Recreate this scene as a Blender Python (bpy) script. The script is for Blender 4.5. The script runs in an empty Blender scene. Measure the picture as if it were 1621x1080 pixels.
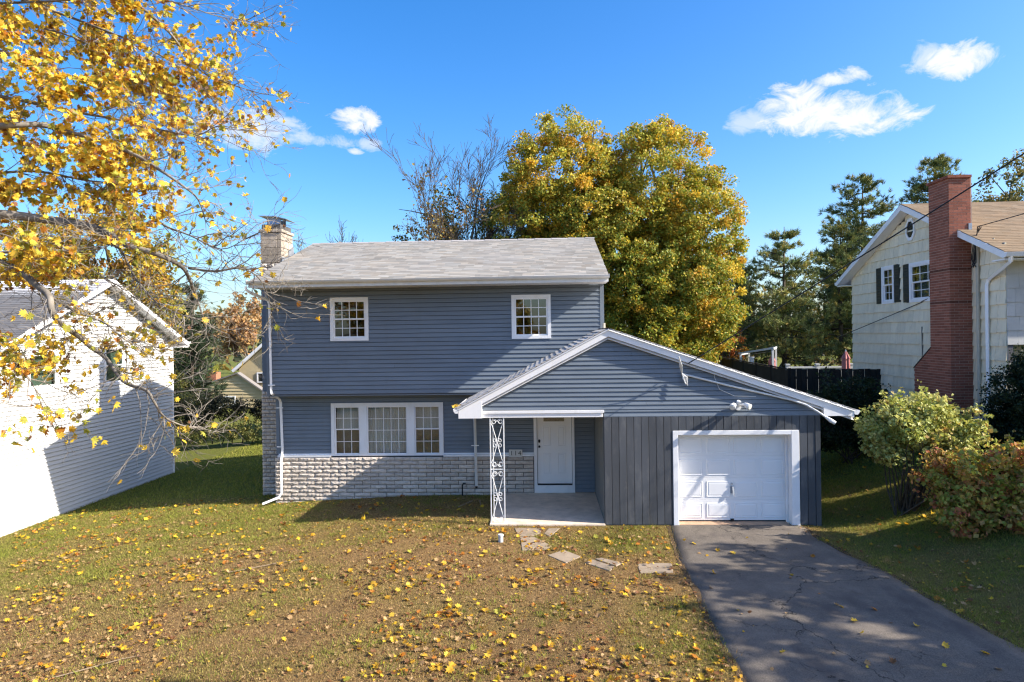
import bpy, bmesh, math, random
import numpy as np
from mathutils import Vector, Matrix, noise as mnoise

random.seed(11)
rng = np.random.default_rng(11)
scene = bpy.context.scene
COL = scene.collection
R = math.radians

# ------------------------------------------------------------------ camera
cam_data = bpy.data.cameras.new('camera')
cam = bpy.data.objects.new('camera', cam_data)
COL.objects.link(cam)
cam_data.sensor_width = 36.0
cam_data.lens = 23.32
cam_data.shift_y = -9.0 / 1621.0
cam_data.clip_start = 0.1
cam_data.clip_end = 3000.0
CAM_H = 4.56
cam.matrix_world = (Matrix.Translation((0, 0, CAM_H)) @ Matrix.Rotation(R(2.81), 4, 'Z')
                    @ Matrix.Rotation(R(90), 4, 'X') @ Matrix.Rotation(R(-0.8), 4, 'Z'))
scene.camera = cam

# ------------------------------------------------------------------ sun, sky, exposure
SUN_EL, SUN_AZ = R(34.0), R(11.5)          # sun stands over +X, a little in front of the facades
SUN_DIR = Vector((math.cos(SUN_EL) * math.cos(SUN_AZ), -math.cos(SUN_EL) * math.sin(SUN_AZ), math.sin(SUN_EL)))
sun_data = bpy.data.lights.new('sun', 'SUN')
sun_data.energy = 5.0
sun_data.angle = R(0.53)
sun_data.color = (1.0, 0.93, 0.82)
sun = bpy.data.objects.new('sun', sun_data)
COL.objects.link(sun)
sun.rotation_euler = SUN_DIR.to_track_quat('Z', 'Y').to_euler()
sun.location = SUN_DIR * 60

world = bpy.data.worlds.new('World')
scene.world = world
world.use_nodes = True
wn, wl = world.node_tree.nodes, world.node_tree.links
wn.clear()


def wnode(t, **kw):
    n = wn.new(t)
    for k, v in kw.items():
        setattr(n, k, v)
    return n


def wmath(op, a, b=None, c=None, clamp=False):
    n = wn.new('ShaderNodeMath')
    n.operation = op
    n.use_clamp = clamp
    for i, v in enumerate((a, b, c)):
        if v is None:
            continue
        if isinstance(v, (int, float)):
            n.inputs[i].default_value = v
        else:
            wl.new(v, n.inputs[i])
    return n.outputs[0]


SKY_STRENGTH = 0.135
sky = wnode('ShaderNodeTexSky', sky_type='NISHITA', sun_disc=False)
sky.sun_elevation = SUN_EL
sky.sun_rotation = R(101.5)
sky.altitude = 0.0
sky.air_density = 1.0
sky.dust_density = 1.8
sky.ozone_density = 4.0
hsv = wnode('ShaderNodeHueSaturation')
hsv.inputs['Saturation'].default_value = 1.34
hsv.inputs['Hue'].default_value = 0.505
wl.new(sky.outputs[0], hsv.inputs['Color'])
tc = wnode('ShaderNodeTexCoord')
sep = wnode('ShaderNodeSeparateXYZ')
wl.new(tc.outputs['Generated'], sep.inputs[0])
az = wmath('ARCTAN2', sep.outputs[0], sep.outputs[1])
el = wmath('ARCSINE', sep.outputs[2])
comb = wnode('ShaderNodeCombineXYZ')
wl.new(az, comb.inputs[0]); wl.new(wmath('MULTIPLY', el, 1.6), comb.inputs[1])
nz = wnode('ShaderNodeTexNoise')
nz.inputs['Scale'].default_value = 21.0
nz.inputs['Detail'].default_value = 9.0
nz.inputs['Roughness'].default_value = 0.66
nz.inputs['Distortion'].default_value = 0.6
wl.new(comb.outputs[0], nz.inputs['Vector'])
nzv = wmath('SUBTRACT', nz.outputs['Fac'], 0.5)
# fair-weather cumulus: azimuth, elevation, half width, half height (degrees), density
CLOUDS = [(22.2, 16.6, 3.6, 1.5, 1.0), (20.4, 17.8, 2.6, 1.25, 1.0), (25.6, 15.8, 3.4, 1.15, 1.0), (23.6, 18.8, 1.9, 0.5, .9),
          (17.0, 16.6, 1.6, 0.9, .55), (31.2, 18.6, 2.1, 0.95, 1.0), (29.2, 19.0, 1.2, 0.9, .6), (-15.7, 17.7, 2.0, 0.85, 1.0),
          (-24.0, 16.4, 3.6, 1.5, .75), (-20.5, 16.0, 3.6, 0.55, .6), (-14.6, 15.9, 1.0, 0.45, .55), (-15.9, 15.2, 0.55, 0.28, .8),
          (-30.0, 10.8, 2.0, 0.8, .45),
          (62, 20, 5, 1.8, 1.0), (70, 18, 4, 1.5, 1.0), (-58, 19, 5, 2.0, 1.0), (-85, 15, 6, 1.8, .9), (112, 17, 6, 2.0, 1.0),
          (150, 20, 5, 2.0, 1.0), (-125, 18, 6, 2.2, 1.0), (-160, 16, 5, 1.6, .9), (178, 28, 7, 2.6, 1.0), (95, 33, 6, 2.5, .9)]
mask = None
for a0, e0, ra, re, dn in CLOUDS:
    da = wmath('MULTIPLY', wmath('SUBTRACT', az, R(a0)), 1.0 / R(ra))
    de = wmath('MULTIPLY', wmath('SUBTRACT', el, R(e0)), 1.0 / R(re))
    r2 = wmath('ADD', wmath('MULTIPLY', da, da), wmath('MULTIPLY', de, de))
    f = wmath('ADD', wmath('SUBTRACT', 1.25, wmath('POWER', r2, .75)), wmath('MULTIPLY', nzv, 5.2))
    m = wmath('MULTIPLY', wmath('SMOOTH_MIN', wmath('MAXIMUM', wmath('MULTIPLY', f, .95), 0.0), 1.0, .6), dn)
    mask = m if mask is None else wmath('MAXIMUM', mask, m)
mix = wnode('ShaderNodeMix', data_type='RGBA')
wl.new(mask, mix.inputs['Factor'])
wl.new(hsv.outputs[0], mix.inputs['A'])
mix.inputs['B'].default_value = (3.5, 3.55, 3.7, 1)
world.cycles.sampling_method = 'MANUAL'
world.cycles.sample_map_resolution = 512
bg = wnode('ShaderNodeBackground')
bg.inputs['Strength'].default_value = SKY_STRENGTH
wl.new(mix.outputs['Result'], bg.inputs['Color'])
wo = wnode('ShaderNodeOutputWorld')
wl.new(bg.outputs[0], wo.inputs['Surface'])

vs = scene.view_settings
vs.view_transform = 'Standard'
vs.look = 'None'
vs.gamma = 1.0
vs.exposure = 1.15
vs.use_curve_mapping = False
scene.cycles.use_denoising = True
scene.cycles.filter_width = 1.25
scene.cycles.max_bounces = 8
scene.cycles.transparent_max_bounces = 12
scene.cycles.sample_clamp_indirect = 6.0

# ------------------------------------------------------------------ helpers
LOC = {}           # world position of each root


def S(x, a, b):
    t = min(1.0, max(0.0, (x - a) / (b - a)))
    return t * t * (3 - 2 * t)


def Sv(x, a, b):
    t = np.clip((x - a) / (b - a), 0, 1)
    return t * t * (3 - 2 * t)


def ground_z(x, y):
    """the plot lies on a slope that falls gently to the white house and climbs to the beige one"""
    x = np.asarray(x, float); y = np.asarray(y, float)
    left = -0.70 * (np.clip((-x - 3.0) / 11.5, 0, 1.6)) ** 1.3
    start = 6.75 + np.clip(13.5 - y, 0, 12) * 0.10
    right = 1.22 * Sv(x, start, start + 4.9) * Sv(y, 2, 15)
    back = 0.0 * y
    return left + right + back


def gz(x, y):
    return float(ground_z(x, y))


def tag(o, label=None, cat=None, group=None, kind=None):
    if label: o['label'] = label
    if cat: o['category'] = cat
    if group: o['group'] = group
    if kind: o['kind'] = kind
    return o


def root(name, loc, label, cat, group=None):
    o = bpy.data.objects.new(name, None)
    o.empty_display_size = 0.2
    o.location = loc
    COL.objects.link(o)
    LOC[o.name] = Vector(loc)
    return tag(o, label, cat, group)


def origin_of(p):
    while p is not None:
        if p.name in LOC:
            return LOC[p.name]
        p = p.parent
    return Vector((0, 0, 0))


def link(name, me, parent=None, loc=None):
    o = bpy.data.objects.new(name, me)
    COL.objects.link(o)
    if parent is not None:
        o.parent = parent
    if loc is not None:
        o.location = loc
    return o


class MB:
    """collects boxes, prisms and tubes in world coordinates; build() links them as one mesh object"""

    def __init__(self, mp=None):
        self.v, self.f = [], []
        self.mp = mp

    def add(self, vs, fs):
        n = len(self.v)
        if self.mp:
            vs = [self.mp(*p) for p in vs]
        self.v += [tuple(p) for p in vs]
        self.f += [tuple(i + n for i in f) for f in fs]
        return self

    def hexa(self, p):
        return self.add(p, [(0, 3, 2, 1), (4, 5, 6, 7), (0, 1, 5, 4), (1, 2, 6, 5), (2, 3, 7, 6), (3, 0, 4, 7)])

    def box(self, x0, x1, y0, y1, z0, z1):
        return self.hexa([(x0, y0, z0), (x1, y0, z0), (x1, y1, z0), (x0, y1, z0), (x0, y0, z1), (x1, y0, z1), (x1, y1, z1), (x0, y1, z1)])

    def prism(self, poly, off):
        """poly: 3-D points of one face, off: extrusion vector"""
        n = len(poly)
        q = [tuple(Vector(p) + Vector(off)) for p in poly]
        fs = [tuple(range(n))[::-1], tuple(range(n, 2 * n))]
        fs += [(i, (i + 1) % n, n + (i + 1) % n, n + i) for i in range(n)]
        return self.add(list(poly) + q, fs)

    def bar(self, a, b, w, h=None, up=(0, 0, 1)):
        """a rectangular bar from a to b"""
        a, b = Vector(a), Vector(b)
        h = h or w
        d = (b - a).normalized()
        s = d.cross(Vector(up))
        if s.length < 1e-4:
            s = d.cross(Vector((1, 0, 0)))
        s.normalize()
        t = s.cross(d)
        s, t = s * w / 2, t * h / 2
        return self.hexa([a - s - t, a + s - t, a + s + t, a - s + t, b - s - t, b + s - t, b + s + t, b - s + t])

    def tube(self, pts, rad, n=6, cap=True):
        pts = [Vector(p) for p in pts]
        if isinstance(rad, (int, float)):
            rad = [rad] * len(pts)
        vs, fs = [], []
        ref = None
        for i, p in enumerate(pts):
            d = (pts[min(i + 1, len(pts) - 1)] - pts[max(i - 1, 0)])
            if d.length < 1e-7:
                d = Vector((0, 0, 1))
            d.normalize()
            if ref is None:
                ref = d.cross(Vector((0.31, 0.87, 0.38)))
                if ref.length < 1e-3:
                    ref = d.cross(Vector((1, 0, 0)))
            ref = (ref - d * ref.dot(d))
            if ref.length < 1e-5:
                ref = d.orthogonal()
            ref.normalize()
            bi = d.cross(ref)
            for k in range(n):
                a = 2 * math.pi * k / n
                vs.append(p + (ref * math.cos(a) + bi * math.sin(a)) * rad[i])
        for i in range(len(pts) - 1):
            for k in range(n):
                fs.append((i * n + k, i * n + (k + 1) % n, (i + 1) * n + (k + 1) % n, (i + 1) * n + k))
        if cap:
            fs.append(tuple(range(n))[::-1])
            fs.append(tuple(range((len(pts) - 1) * n, len(pts) * n)))
        return self.add(vs, fs)

    def build(self, name, mat, parent=None, smooth=False, bevel=0.0, fix=True):
        o0 = origin_of(parent)
        me = bpy.data.meshes.new(name)
        me.from_pydata([(p[0] - o0.x, p[1] - o0.y, p[2] - o0.z) for p in self.v], [], self.f)
        if fix:
            bm = bmesh.new(); bm.from_mesh(me)
            bmesh.ops.recalc_face_normals(bm, faces=bm.faces)
            if bevel:
                bmesh.ops.bevel(bm, geom=bm.edges[:], offset=bevel, segments=1, affect='EDGES', clamp_overlap=True)
            bm.to_mesh(me); bm.free()
        if smooth:
            me.polygons.foreach_set('use_smooth', [True] * len(me.polygons))
        me.materials.append(mat)
        return link(name, me, parent)


def fast_mesh(name, verts, faces, mat, parent=None, colors=None, smooth=False):
    """verts (N,3) world, faces (M,K) ints, colors (N,3)"""
    o0 = origin_of(parent)
    verts = np.asarray(verts, np.float32) - np.array(o0, np.float32)
    faces = np.asarray(faces, np.int32)
    M, K = faces.shape
    me = bpy.data.meshes.new(name)
    me.vertices.add(len(verts)); me.vertices.foreach_set('co', verts.ravel())
    me.loops.add(M * K); me.loops.foreach_set('vertex_index', faces.ravel())
    me.polygons.add(M)
    me.polygons.foreach_set('loop_start', np.arange(0, M * K, K, dtype=np.int32))
    try:
        me.polygons.foreach_set('loop_total', np.full(M, K, np.int32))
    except Exception:
        pass
    me.update(calc_edges=True)
    if colors is not None:
        at = me.color_attributes.new('Col', 'FLOAT_COLOR', 'POINT')
        c = np.ones((len(verts), 4), np.float32); c[:, :3] = colors
        at.data.foreach_set('color', c.ravel())
    me.polygons.foreach_set('use_smooth', np.full(M, bool(smooth)))
    me.materials.append(mat)
    return link(name, me, parent)


# ------------------------------------------------------------------ materials
class NT:
    def __init__(self, name):
        self.m = bpy.data.materials.new(name)
        self.m.use_nodes = True
        self.t = self.m.node_tree
        self.n, self.l = self.t.nodes, self.t.links
        self.n.clear()
        self.out = self.n.new('ShaderNodeOutputMaterial')
        self._pos = None

    def new(self, t, ins=None, **kw):
        n = self.n.new(t)
        for k, v in kw.items():
            setattr(n, k, v)
        for k, v in (ins or {}).items():
            self.set(n.inputs[k], v)
        return n

    def set(self, sock, v):
        if isinstance(v, bpy.types.NodeSocket):
            self.l.new(v, sock)
        elif isinstance(v, (tuple, list)) and len(v) == 3 and sock.type == 'RGBA':
            sock.default_value = (*v, 1)
        else:
            sock.default_value = v

    @property
    def pos(self):
        if self._pos is None:
            self._pos = self.n.new('ShaderNodeNewGeometry').outputs['Position']
        return self._pos

    def vec(self, scale, rot=(0, 0, 0), src=None):
        return self.new('ShaderNodeMapping', {'Vector': src or self.pos, 'Scale': scale, 'Rotation': rot}).outputs[0]

    def noise(self, scale, detail=4, rough=.55, vec=None, dist=0):
        return self.new('ShaderNodeTexNoise', {'Vector': vec or self.pos, 'Scale': scale, 'Detail': detail, 'Roughness': rough, 'Distortion': dist}).outputs['Fac']

    def ramp(self, fac, stops):
        n = self.new('ShaderNodeValToRGB', {'Fac': fac})
        e = n.color_ramp.elements
        while len(e) < len(stops):
            e.new(0.5)
        for i, (p, c) in enumerate(stops):
            e[i].position = p
            e[i].color = (*c, 1) if isinstance(c, (tuple, list)) else (c, c, c, 1)
        return n.outputs['Color']

    def mix(self, fac, a, b, blend='MIX'):
        n = self.new('ShaderNodeMix', data_type='RGBA', blend_type=blend)
        self.set(n.inputs['Factor'], fac); self.set(n.inputs['A'], a); self.set(n.inputs['B'], b)
        return n.outputs['Result']

    def math(self, op, a, b=0.0, clamp=False):
        n = self.new('ShaderNodeMath', operation=op, use_clamp=clamp)
        self.set(n.inputs[0], a); self.set(n.inputs[1], b)
        return n.outputs[0]

    def bump(self, h, strength=.5, dist=.01, normal=None):
        ins = {'Height': h, 'Strength': strength, 'Distance': dist}
        if normal is not None:
            ins['Normal'] = normal
        return self.new('ShaderNodeBump', ins).outputs[0]

    def principled(self, base, rough=.6, normal=None, spec=.4, metallic=0.0, coat=0.0):
        ins = {'Base Color': base, 'Roughness': rough, 'Specular IOR Level': spec, 'Metallic': metallic, 'Coat Weight': coat}
        if normal is not None:
            ins['Normal'] = normal
        b = self.new('ShaderNodeBsdfPrincipled', ins)
        self.l.new(b.outputs[0], self.out.inputs[0])
        return b

    def objrand(self):
        return self.new('ShaderNodeObjectInfo').outputs['Random']


def plain(name, col, rough=.55, var=.12, scale=3.0, bump=.15, bscale=60.0, spec=.35, metallic=0.0, dirt=None, perobj=0.0, stretch=(1, 1, 1)):
    """paint, metal, plastic: a base colour with uneven tone, grain and a little grime"""
    t = NT(name)
    n1 = t.noise(scale, 5, .6, t.vec(stretch))
    dark = tuple(c * (1 - var) for c in col); lite = tuple(min(1, c * (1 + var)) for c in col)
    c = t.ramp(n1, [(.3, dark), (.7, lite)])
    if dirt:
        d = t.ramp(t.noise(scale * 2.3, 6, .7, t.vec((1, 1, .35))), [(.52, 0.0), (.75, 1.0)])
        c = t.mix(t.math('MULTIPLY', d, .35), c, dirt)
    if perobj:
        k = t.math('ADD', t.math('MULTIPLY', t.objrand(), 2 * perobj), 1 - perobj)
        kk = t.new('ShaderNodeCombineColor', {0: k, 1: k, 2: k}).outputs[0]
        c = t.mix(1.0, c, kk, 'MULTIPLY')
    nb = t.noise(bscale, 3, .6)
    t.principled(c, t.math('ADD', t.math('MULTIPLY', n1, .2), rough - .1), t.bump(nb, bump, .004), spec, metallic)
    return t.m


def leaf_mat(name, trans=.35, spec=.25, rough=.5):
    t = NT(name)
    c = t.new('ShaderNodeAttribute', attribute_name='Col').outputs['Color']
    b = t.new('ShaderNodeBsdfPrincipled', {'Base Color': c, 'Roughness': rough, 'Specular IOR Level': spec})
    tr = t.new('ShaderNodeBsdfTranslucent', {'Color': t.mix(1.0, c, (1.0, .95, .7), 'MULTIPLY')})
    mx = t.new('ShaderNodeMixShader', {0: trans, 1: b.outputs[0], 2: tr.outputs[0]})
    t.l.new(mx.outputs[0], t.out.inputs[0])
    return t.m


def single_leaf_mat(name, col):
    t = NT(name)
    n = t.noise(30, 3)
    c = t.mix(t.math('MULTIPLY', t.objrand(), .6), col, tuple(x * .6 for x in col))
    c = t.mix(t.ramp(n, [(.45, 0.0), (.7, .6)]), c, (col[0] * .7, col[1] * .45, col[2] * .6))
    b = t.new('ShaderNodeBsdfPrincipled', {'Base Color': c, 'Roughness': .55, 'Specular IOR Level': .25})
    tr = t.new('ShaderNodeBsdfTranslucent', {'Color': c})
    mx = t.new('ShaderNodeMixShader', {0: .42, 1: b.outputs[0], 2: tr.outputs[0]})
    t.l.new(mx.outputs[0], t.out.inputs[0])
    return t.m


M = {}
M['blue_siding'] = plain('blue_vinyl', (.155, .183, .218), .5, .09, .9, .2, 90, .35, dirt=(.12, .13, .14), perobj=.045, stretch=(1, 1, 4))
M['blue_trim'] = plain('blue_trim', (.17, .198, .232), .5, .06)
M['board_dark'] = plain('charcoal_boards', (.072, .077, .086), .5, .18, 2.5, .3, 50, .4, dirt=(.22, .21, .20), perobj=.14, stretch=(1, 1, .25))
M['white'] = plain('white_aluminium', (.82, .81, .81), .42, .03, 2.0, .05, 60, .4, dirt=(.6, .59, .56))
M['white_door'] = plain('white_steel', (.83, .82, .81), .4, .02, 1.5, .12, 120, .4)
M['white_vinyl'] = plain('white_vinyl', (.53, .53, .52), .5, .04, 1.3, .15, 90, .3, perobj=.02)
M['gutter'] = plain('gutter_white', (.68, .665, .63), .45, .06, 2.0, .1, 40, .4, dirt=(.42, .38, .32))
M['core'] = plain('wall_core', (.10, .10, .11), .9, .1)
M['room'] = plain('room_plaster', (.11, .10, .09), .9, .1)
M['curtain'] = plain('curtain', (.66, .66, .64), .9, .12, 3, .4, 30, .1, stretch=(9, 1, .3))
M['black'] = plain('black_metal', (.015, .015, .016), .4, .2)
M['concrete'] = plain('concrete', (.66, .54, .42), .85, .2, 2.2, .5, 70, .2, dirt=(.2, .17, .14))
M['flag'] = plain('flagstone', (.29, .225, .16), .8, .18, 4, .6, 60, .2, dirt=(.25, .2, .15), perobj=.15)
M['mortar'] = plain('mortar', (.085, .08, .075), .95, .2)
M['metal'] = plain('galvanised', (.42, .45, .50), .35, .15, 5, .15, 30, .5, .7)
M['terracotta'] = plain('terracotta', (.42, .20, .11), .8, .2)
M['iron_white'] = plain('white_iron', (.78, .78, .77), .4, .04, 6, .1, 60, .4)
M['cable_black'] = plain('cable_black', (.02, .02, .022), .6, .2)
M['cable_white'] = plain('cable_white', (.72, .71, .68), .5, .08)
M['bark'] = plain('bark_grey', (.20, .175, .145), .9, .45, 7, 1.0, 30, .1, stretch=(1, 1, .5))
M['bark_dark'] = plain('bark_dark', (.085, .068, .052), .9, .4, 6, .8, 24, .1)
M['twig'] = plain('twig', (.23, .18, .14), .85, .35, 5, .2, 40, .1)
M['leaf'] = leaf_mat('leaf_blade')
M['needle'] = leaf_mat('needles', .15, .2, .6)
M['grass'] = leaf_mat('grass_blade', .3, .15, .7)
M['shutter'] = plain('dark_green_shutter', (.022, .032, .03), .5, .2)
M['beige'] = plain('beige_shake', (.76, .665, .49), .85, .07, 2.5, .5, 45, .15, dirt=(.33, .30, .24), perobj=.06, stretch=(1, 1, .2))
M['shaded_shake'] = plain('shaded_shake', (.50, .50, .49), .85, .07, 2.5, .5, 45, .15, perobj=.06)  # front shingles of the beige house, eave shade put into the colour
M['tan_siding'] = plain('tan_siding', (.50, .40, .23), .7, .08, 2, .2, perobj=.04)
M['red_cloth'] = plain('faded_red_cloth', (.50, .20, .19), .85, .2, 6, .2)
M['fence_dark'] = plain('dark_stained_fence', (.028, .024, .021), .8, .3, 4, .5, 40, .15, perobj=.2, stretch=(1, 1, .15))
M['stick'] = plain('dry_stick', (.26, .19, .12), .9, .2)
M['pipe_tan'] = plain('painted_pipe', (.46, .42, .34), .6, .08)
for k, c in dict(yellow=(.80, .56, .07), gold=(.70, .42, .04), orange=(.54, .22, .03), brown=(.26, .125, .05), tan=(.50, .33, .15), olive=(.42, .41, .06)).items():
    M['leaf_' + k] = single_leaf_mat('leaf_' + k, c)


def stone_mat():
    t = NT('split_face_stone')
    n1 = t.noise(9, 6, .65); n2 = t.noise(55, 5, .7)
    c = t.ramp(n1, [(.25, (.46, .39, .325)), (.55, (.59, .51, .435)), (.8, (.68, .60, .525))])
    k = t.math('ADD', t.math('MULTIPLY', t.objrand(), .35), .8)
    c = t.mix(1.0, c, t.new('ShaderNodeCombineColor', {0: k, 1: k, 2: k}).outputs[0], 'MULTIPLY')
    t.principled(c, .9, t.bump(n2, 1.0, .012), .15)
    return t.m


def brick_mat():
    t = NT('red_brick')
    c = t.new('ShaderNodeAttribute', attribute_name='Col').outputs['Color']
    c = t.mix(t.ramp(t.noise(25, 5, .65), [(.4, 0.0), (.75, .5)]), c, (.13, .045, .03))
    t.principled(c, .85, t.bump(t.noise(80, 4), .6, .006), .2)
    return t.m


def shingle_mat(name, base):
    t = NT(name)
    c = t.new('ShaderNodeAttribute', attribute_name='Col').outputs['Color']
    streak = t.noise(.55, 2, .5, t.vec((1.0, .5, .5)))
    c = t.mix(t.ramp(streak, [(.46, 0.0), (.72, .50)]), c, tuple(b * .55 for b in base))
    t.principled(c, .95, t.bump(t.noise(60, 2, .5), .2, .004), .12)
    return t.m


def glass_mat(name, tint=(.55, .60, .58), refl=2.4):
    t = NT(name)
    fc_ = t.new('ShaderNodeLayerWeight', {'Blend': .5}).outputs['Facing']
    fr = t.math('ADD', t.math('MULTIPLY', t.math('POWER', fc_, 5.0), .96), .04)
    f = t.math('MULTIPLY', fr, refl, clamp=True)
    gl = t.new('ShaderNodeBsdfGlossy', {'Roughness': .015, 'Color': (1, 1, 1), 'Normal': t.bump(t.noise(1.6, 2), .04, .02)})
    tr = t.new('ShaderNodeBsdfTransparent', {'Color': tint})
    mx = t.new('ShaderNodeMixShader', {0: f, 1: tr.outputs[0], 2: gl.outputs[0]})
    t.l.new(mx.outputs[0], t.out.inputs[0])
    return t.m


def asphalt_mat():
    t = NT('old_asphalt')
    big = t.noise(.45, 5, .6)
    mid = t.noise(2.2, 6, .65)
    fine = t.noise(75, 5, .85)
    c = t.ramp(t.math('ADD', t.math('MULTIPLY', big, .5), t.math('MULTIPLY', mid, .5)), [(.35, (.075, .062, .050)), (.52, (.118, .097, .078)), (.68, (.185, .15, .118))])
    c = t.mix(t.ramp(fine, [(.44, 0.0), (.68, .65)]), c, (.30, .26, .215))
    c = t.mix(t.ramp(t.noise(38, 5, .8), [(.5, 0.0), (.7, .7)]), c, (.05, .042, .036))
    # oil stains with shapes of their own
    st = t.ramp(t.noise(.9, 4, .55, t.vec((1, .55, 1))), [(.56, 0.0), (.68, .75)])
    c = t.mix(st, c, (.075, .064, .058))
    # cracks
    wob = t.new('ShaderNodeTexNoise', {'Vector': t.pos, 'Scale': 1.7, 'Detail': 5, 'Roughness': .6}).outputs['Color']
    pv = t.new('ShaderNodeVectorMath', operation='ADD')
    t.l.new(t.pos, pv.inputs[0])
    sc = t.new('ShaderNodeVectorMath', operation='SCALE'); sc.inputs['Scale'].default_value = 1.1
    t.l.new(wob, sc.inputs[0]); t.l.new(sc.outputs[0], pv.inputs[1])
    vo = t.new('ShaderNodeTexVoronoi', {'Vector': pv.outputs[0], 'Scale': .42}, feature='DISTANCE_TO_EDGE')
    cr = t.ramp(vo.outputs['Distance'], [(.0, 1.0), (.0065, 0.0)])
    gate = t.ramp(t.noise(.5, 2), [(.40, 0.0), (.50, 1.0)])
    cr = t.math('MULTIPLY', cr, gate)
    vo2 = t.new('ShaderNodeTexVoronoi', {'Vector': pv.outputs[0], 'Scale': 1.3}, feature='DISTANCE_TO_EDGE')
    cr2 = t.math('MULTIPLY', t.ramp(vo2.outputs['Distance'], [(.0, .8), (.009, 0.0)]), t.ramp(t.noise(.8, 3), [(.54, 0.0), (.60, 1.0)]))
    cr = t.math('MAXIMUM', cr, cr2)
    c = t.mix(cr, c, (.015, .014, .013))
    h = t.math('SUBTRACT', t.math('MULTIPLY', fine, .25), cr)
    t.principled(c, .88, t.bump(h, .7, .012), .2)
    return t.m


def ground_mat():
    t = NT('lawn_thatch')
    at = t.new('ShaderNodeAttribute', attribute_name='Col')
    c = at.outputs['Color']
    n1 = t.noise(14, 6, .7); n2 = t.noise(60, 5, .75)
    c = t.mix(t.ramp(n1, [(.42, 0.0), (.70, .8)]), c, (.07, .042, .024))
    c = t.mix(t.ramp(n2, [(.50, 0.0), (.72, .6)]), c, (.30, .20, .10))
    t.principled(c, .95, t.bump(t.math('ADD', n1, n2), .9, .03), .1)
    return t.m


M['stone'] = stone_mat()
M['brick'] = brick_mat()
M['shingle'] = shingle_mat('grey_shingles', (.5, .48, .46))
M['shingle_tan'] = shingle_mat('tan_shingles', (.42, .30, .18))
M['shingle_dark'] = shingle_mat('dark_shingles', (.22, .21, .21))
M['glass'] = glass_mat('window_glass')
M['glass_clear'] = glass_mat('picture_glass', (.84, .87, .86), 1.5)
M['asphalt'] = asphalt_mat()
M['soil'] = plain('bare_soil', (.075, .05, .032), .95, .4, 9, 1.0, 50, .1)
M['ground'] = ground_mat()
M['lamp_glass'] = plain('flood_lens', (.72, .71, .66), .2, .06, 20, .1, 30, .6)
M['number'] = plain('number_print', (.06, .055, .05), .6, .05)
M['plaque'] = plain('stone_plaque', (.62, .60, .55), .8, .06, 20, .3)

# ------------------------------------------------------------------ the ground


def lawn_green(x, y):
    """0 dry thatch .. 1 green turf"""
    n = np.array([mnoise.fractal(Vector((a * .32, b * .45, 3.1)), 1.0, 2.0, 4) for a, b in zip(x, y)])
    n2 = np.array([mnoise.noise(Vector((a * 1.3, b * 1.6, 7.7))) for a, b in zip(x, y)])
    g = .08 + .42 * n + .30 * n2
    g = g + .30 * Sv(y, 13.5, 18) + .55 * Sv(y, 19, 22)                    # greener behind and beside the house
    g = g + .40 * Sv(-x, 4, 9) * Sv(y, 11, 14) + .55 * Sv(x, 5.8, 6.6)
    g = g + .35 * np.exp(-(((x - 1.6) / 1.2) ** 2 + ((y - 14.6) / .9) ** 2)) + .35 * np.exp(-(((x - 2.0) / .9) ** 2 + ((y - 10.0) / 2.0) ** 2))
    return np.clip(g, 0, 1)


GREEN_A, GREEN_B = np.array((.15, .19, .024)), np.array((.35, .34, .065))
BROWN_A, BROWN_B = np.array((.225, .13, .054)), np.array((.53, .36, .16))


def grid_mesh(name, xs, ys, zf, colf, mat):
    X, Y = np.meshgrid(xs, ys)
    x, y = X.ravel(), Y.ravel()
    v = np.stack([x, y, zf(x, y)], 1)
    nx, ny = len(xs), len(ys)
    i = np.arange(nx * ny).reshape(ny, nx)
    f = np.stack([i[:-1, :-1], i[:-1, 1:], i[1:, 1:], i[1:, :-1]], -1).reshape(-1, 4)
    return fast_mesh(name, v, f, mat, None, colf(x, y), True)


def ground_col(x, y):
    g = lawn_green(x, y)[:, None]
    return (BROWN_A * .9 + BROWN_B * .1) * (1 - g) + (GREEN_A * .8) * g


xs = np.concatenate([[-900, -400, -200, -120, -80, -60, -48, -40], np.arange(-34, 22.01, .4), [26, 32, 40, 55, 80, 120, 200, 400, 900]])
ys = np.concatenate([[-600, -250, -120, -60, -40, -28, -20, -14, -9, -5, -2, 1, 3.5], np.arange(5.5, 36.01, .4), [39, 43, 48, 56, 70, 90, 120, 170, 260, 500, 1200]])
ground = grid_mesh('ground', xs, ys, ground_z, ground_col, M['ground'])
tag(ground, kind='structure')

# driveway: a worn asphalt strip, edges slightly ragged
DL = [(15.86, 2.90), (14.46, 2.74), (13.24, 2.64), (12.02, 2.62), (10.82, 2.57), (9.55, 2.52), (8.78, 2.55), (4, 2.6), (-7.9, 2.5)]
DR = [(15.86, 5.95), (15.05, 5.93), (13.75, 6.12), (12.85, 6.35), (11.65, 6.45), (10.54, 6.55), (9.72, 6.72), (4, 7.2), (-7.9, 7.6)]


def interp(tab, y):
    t = sorted(tab)
    return np.interp(y, [a for a, _ in t], [b for _, b in t])


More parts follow.
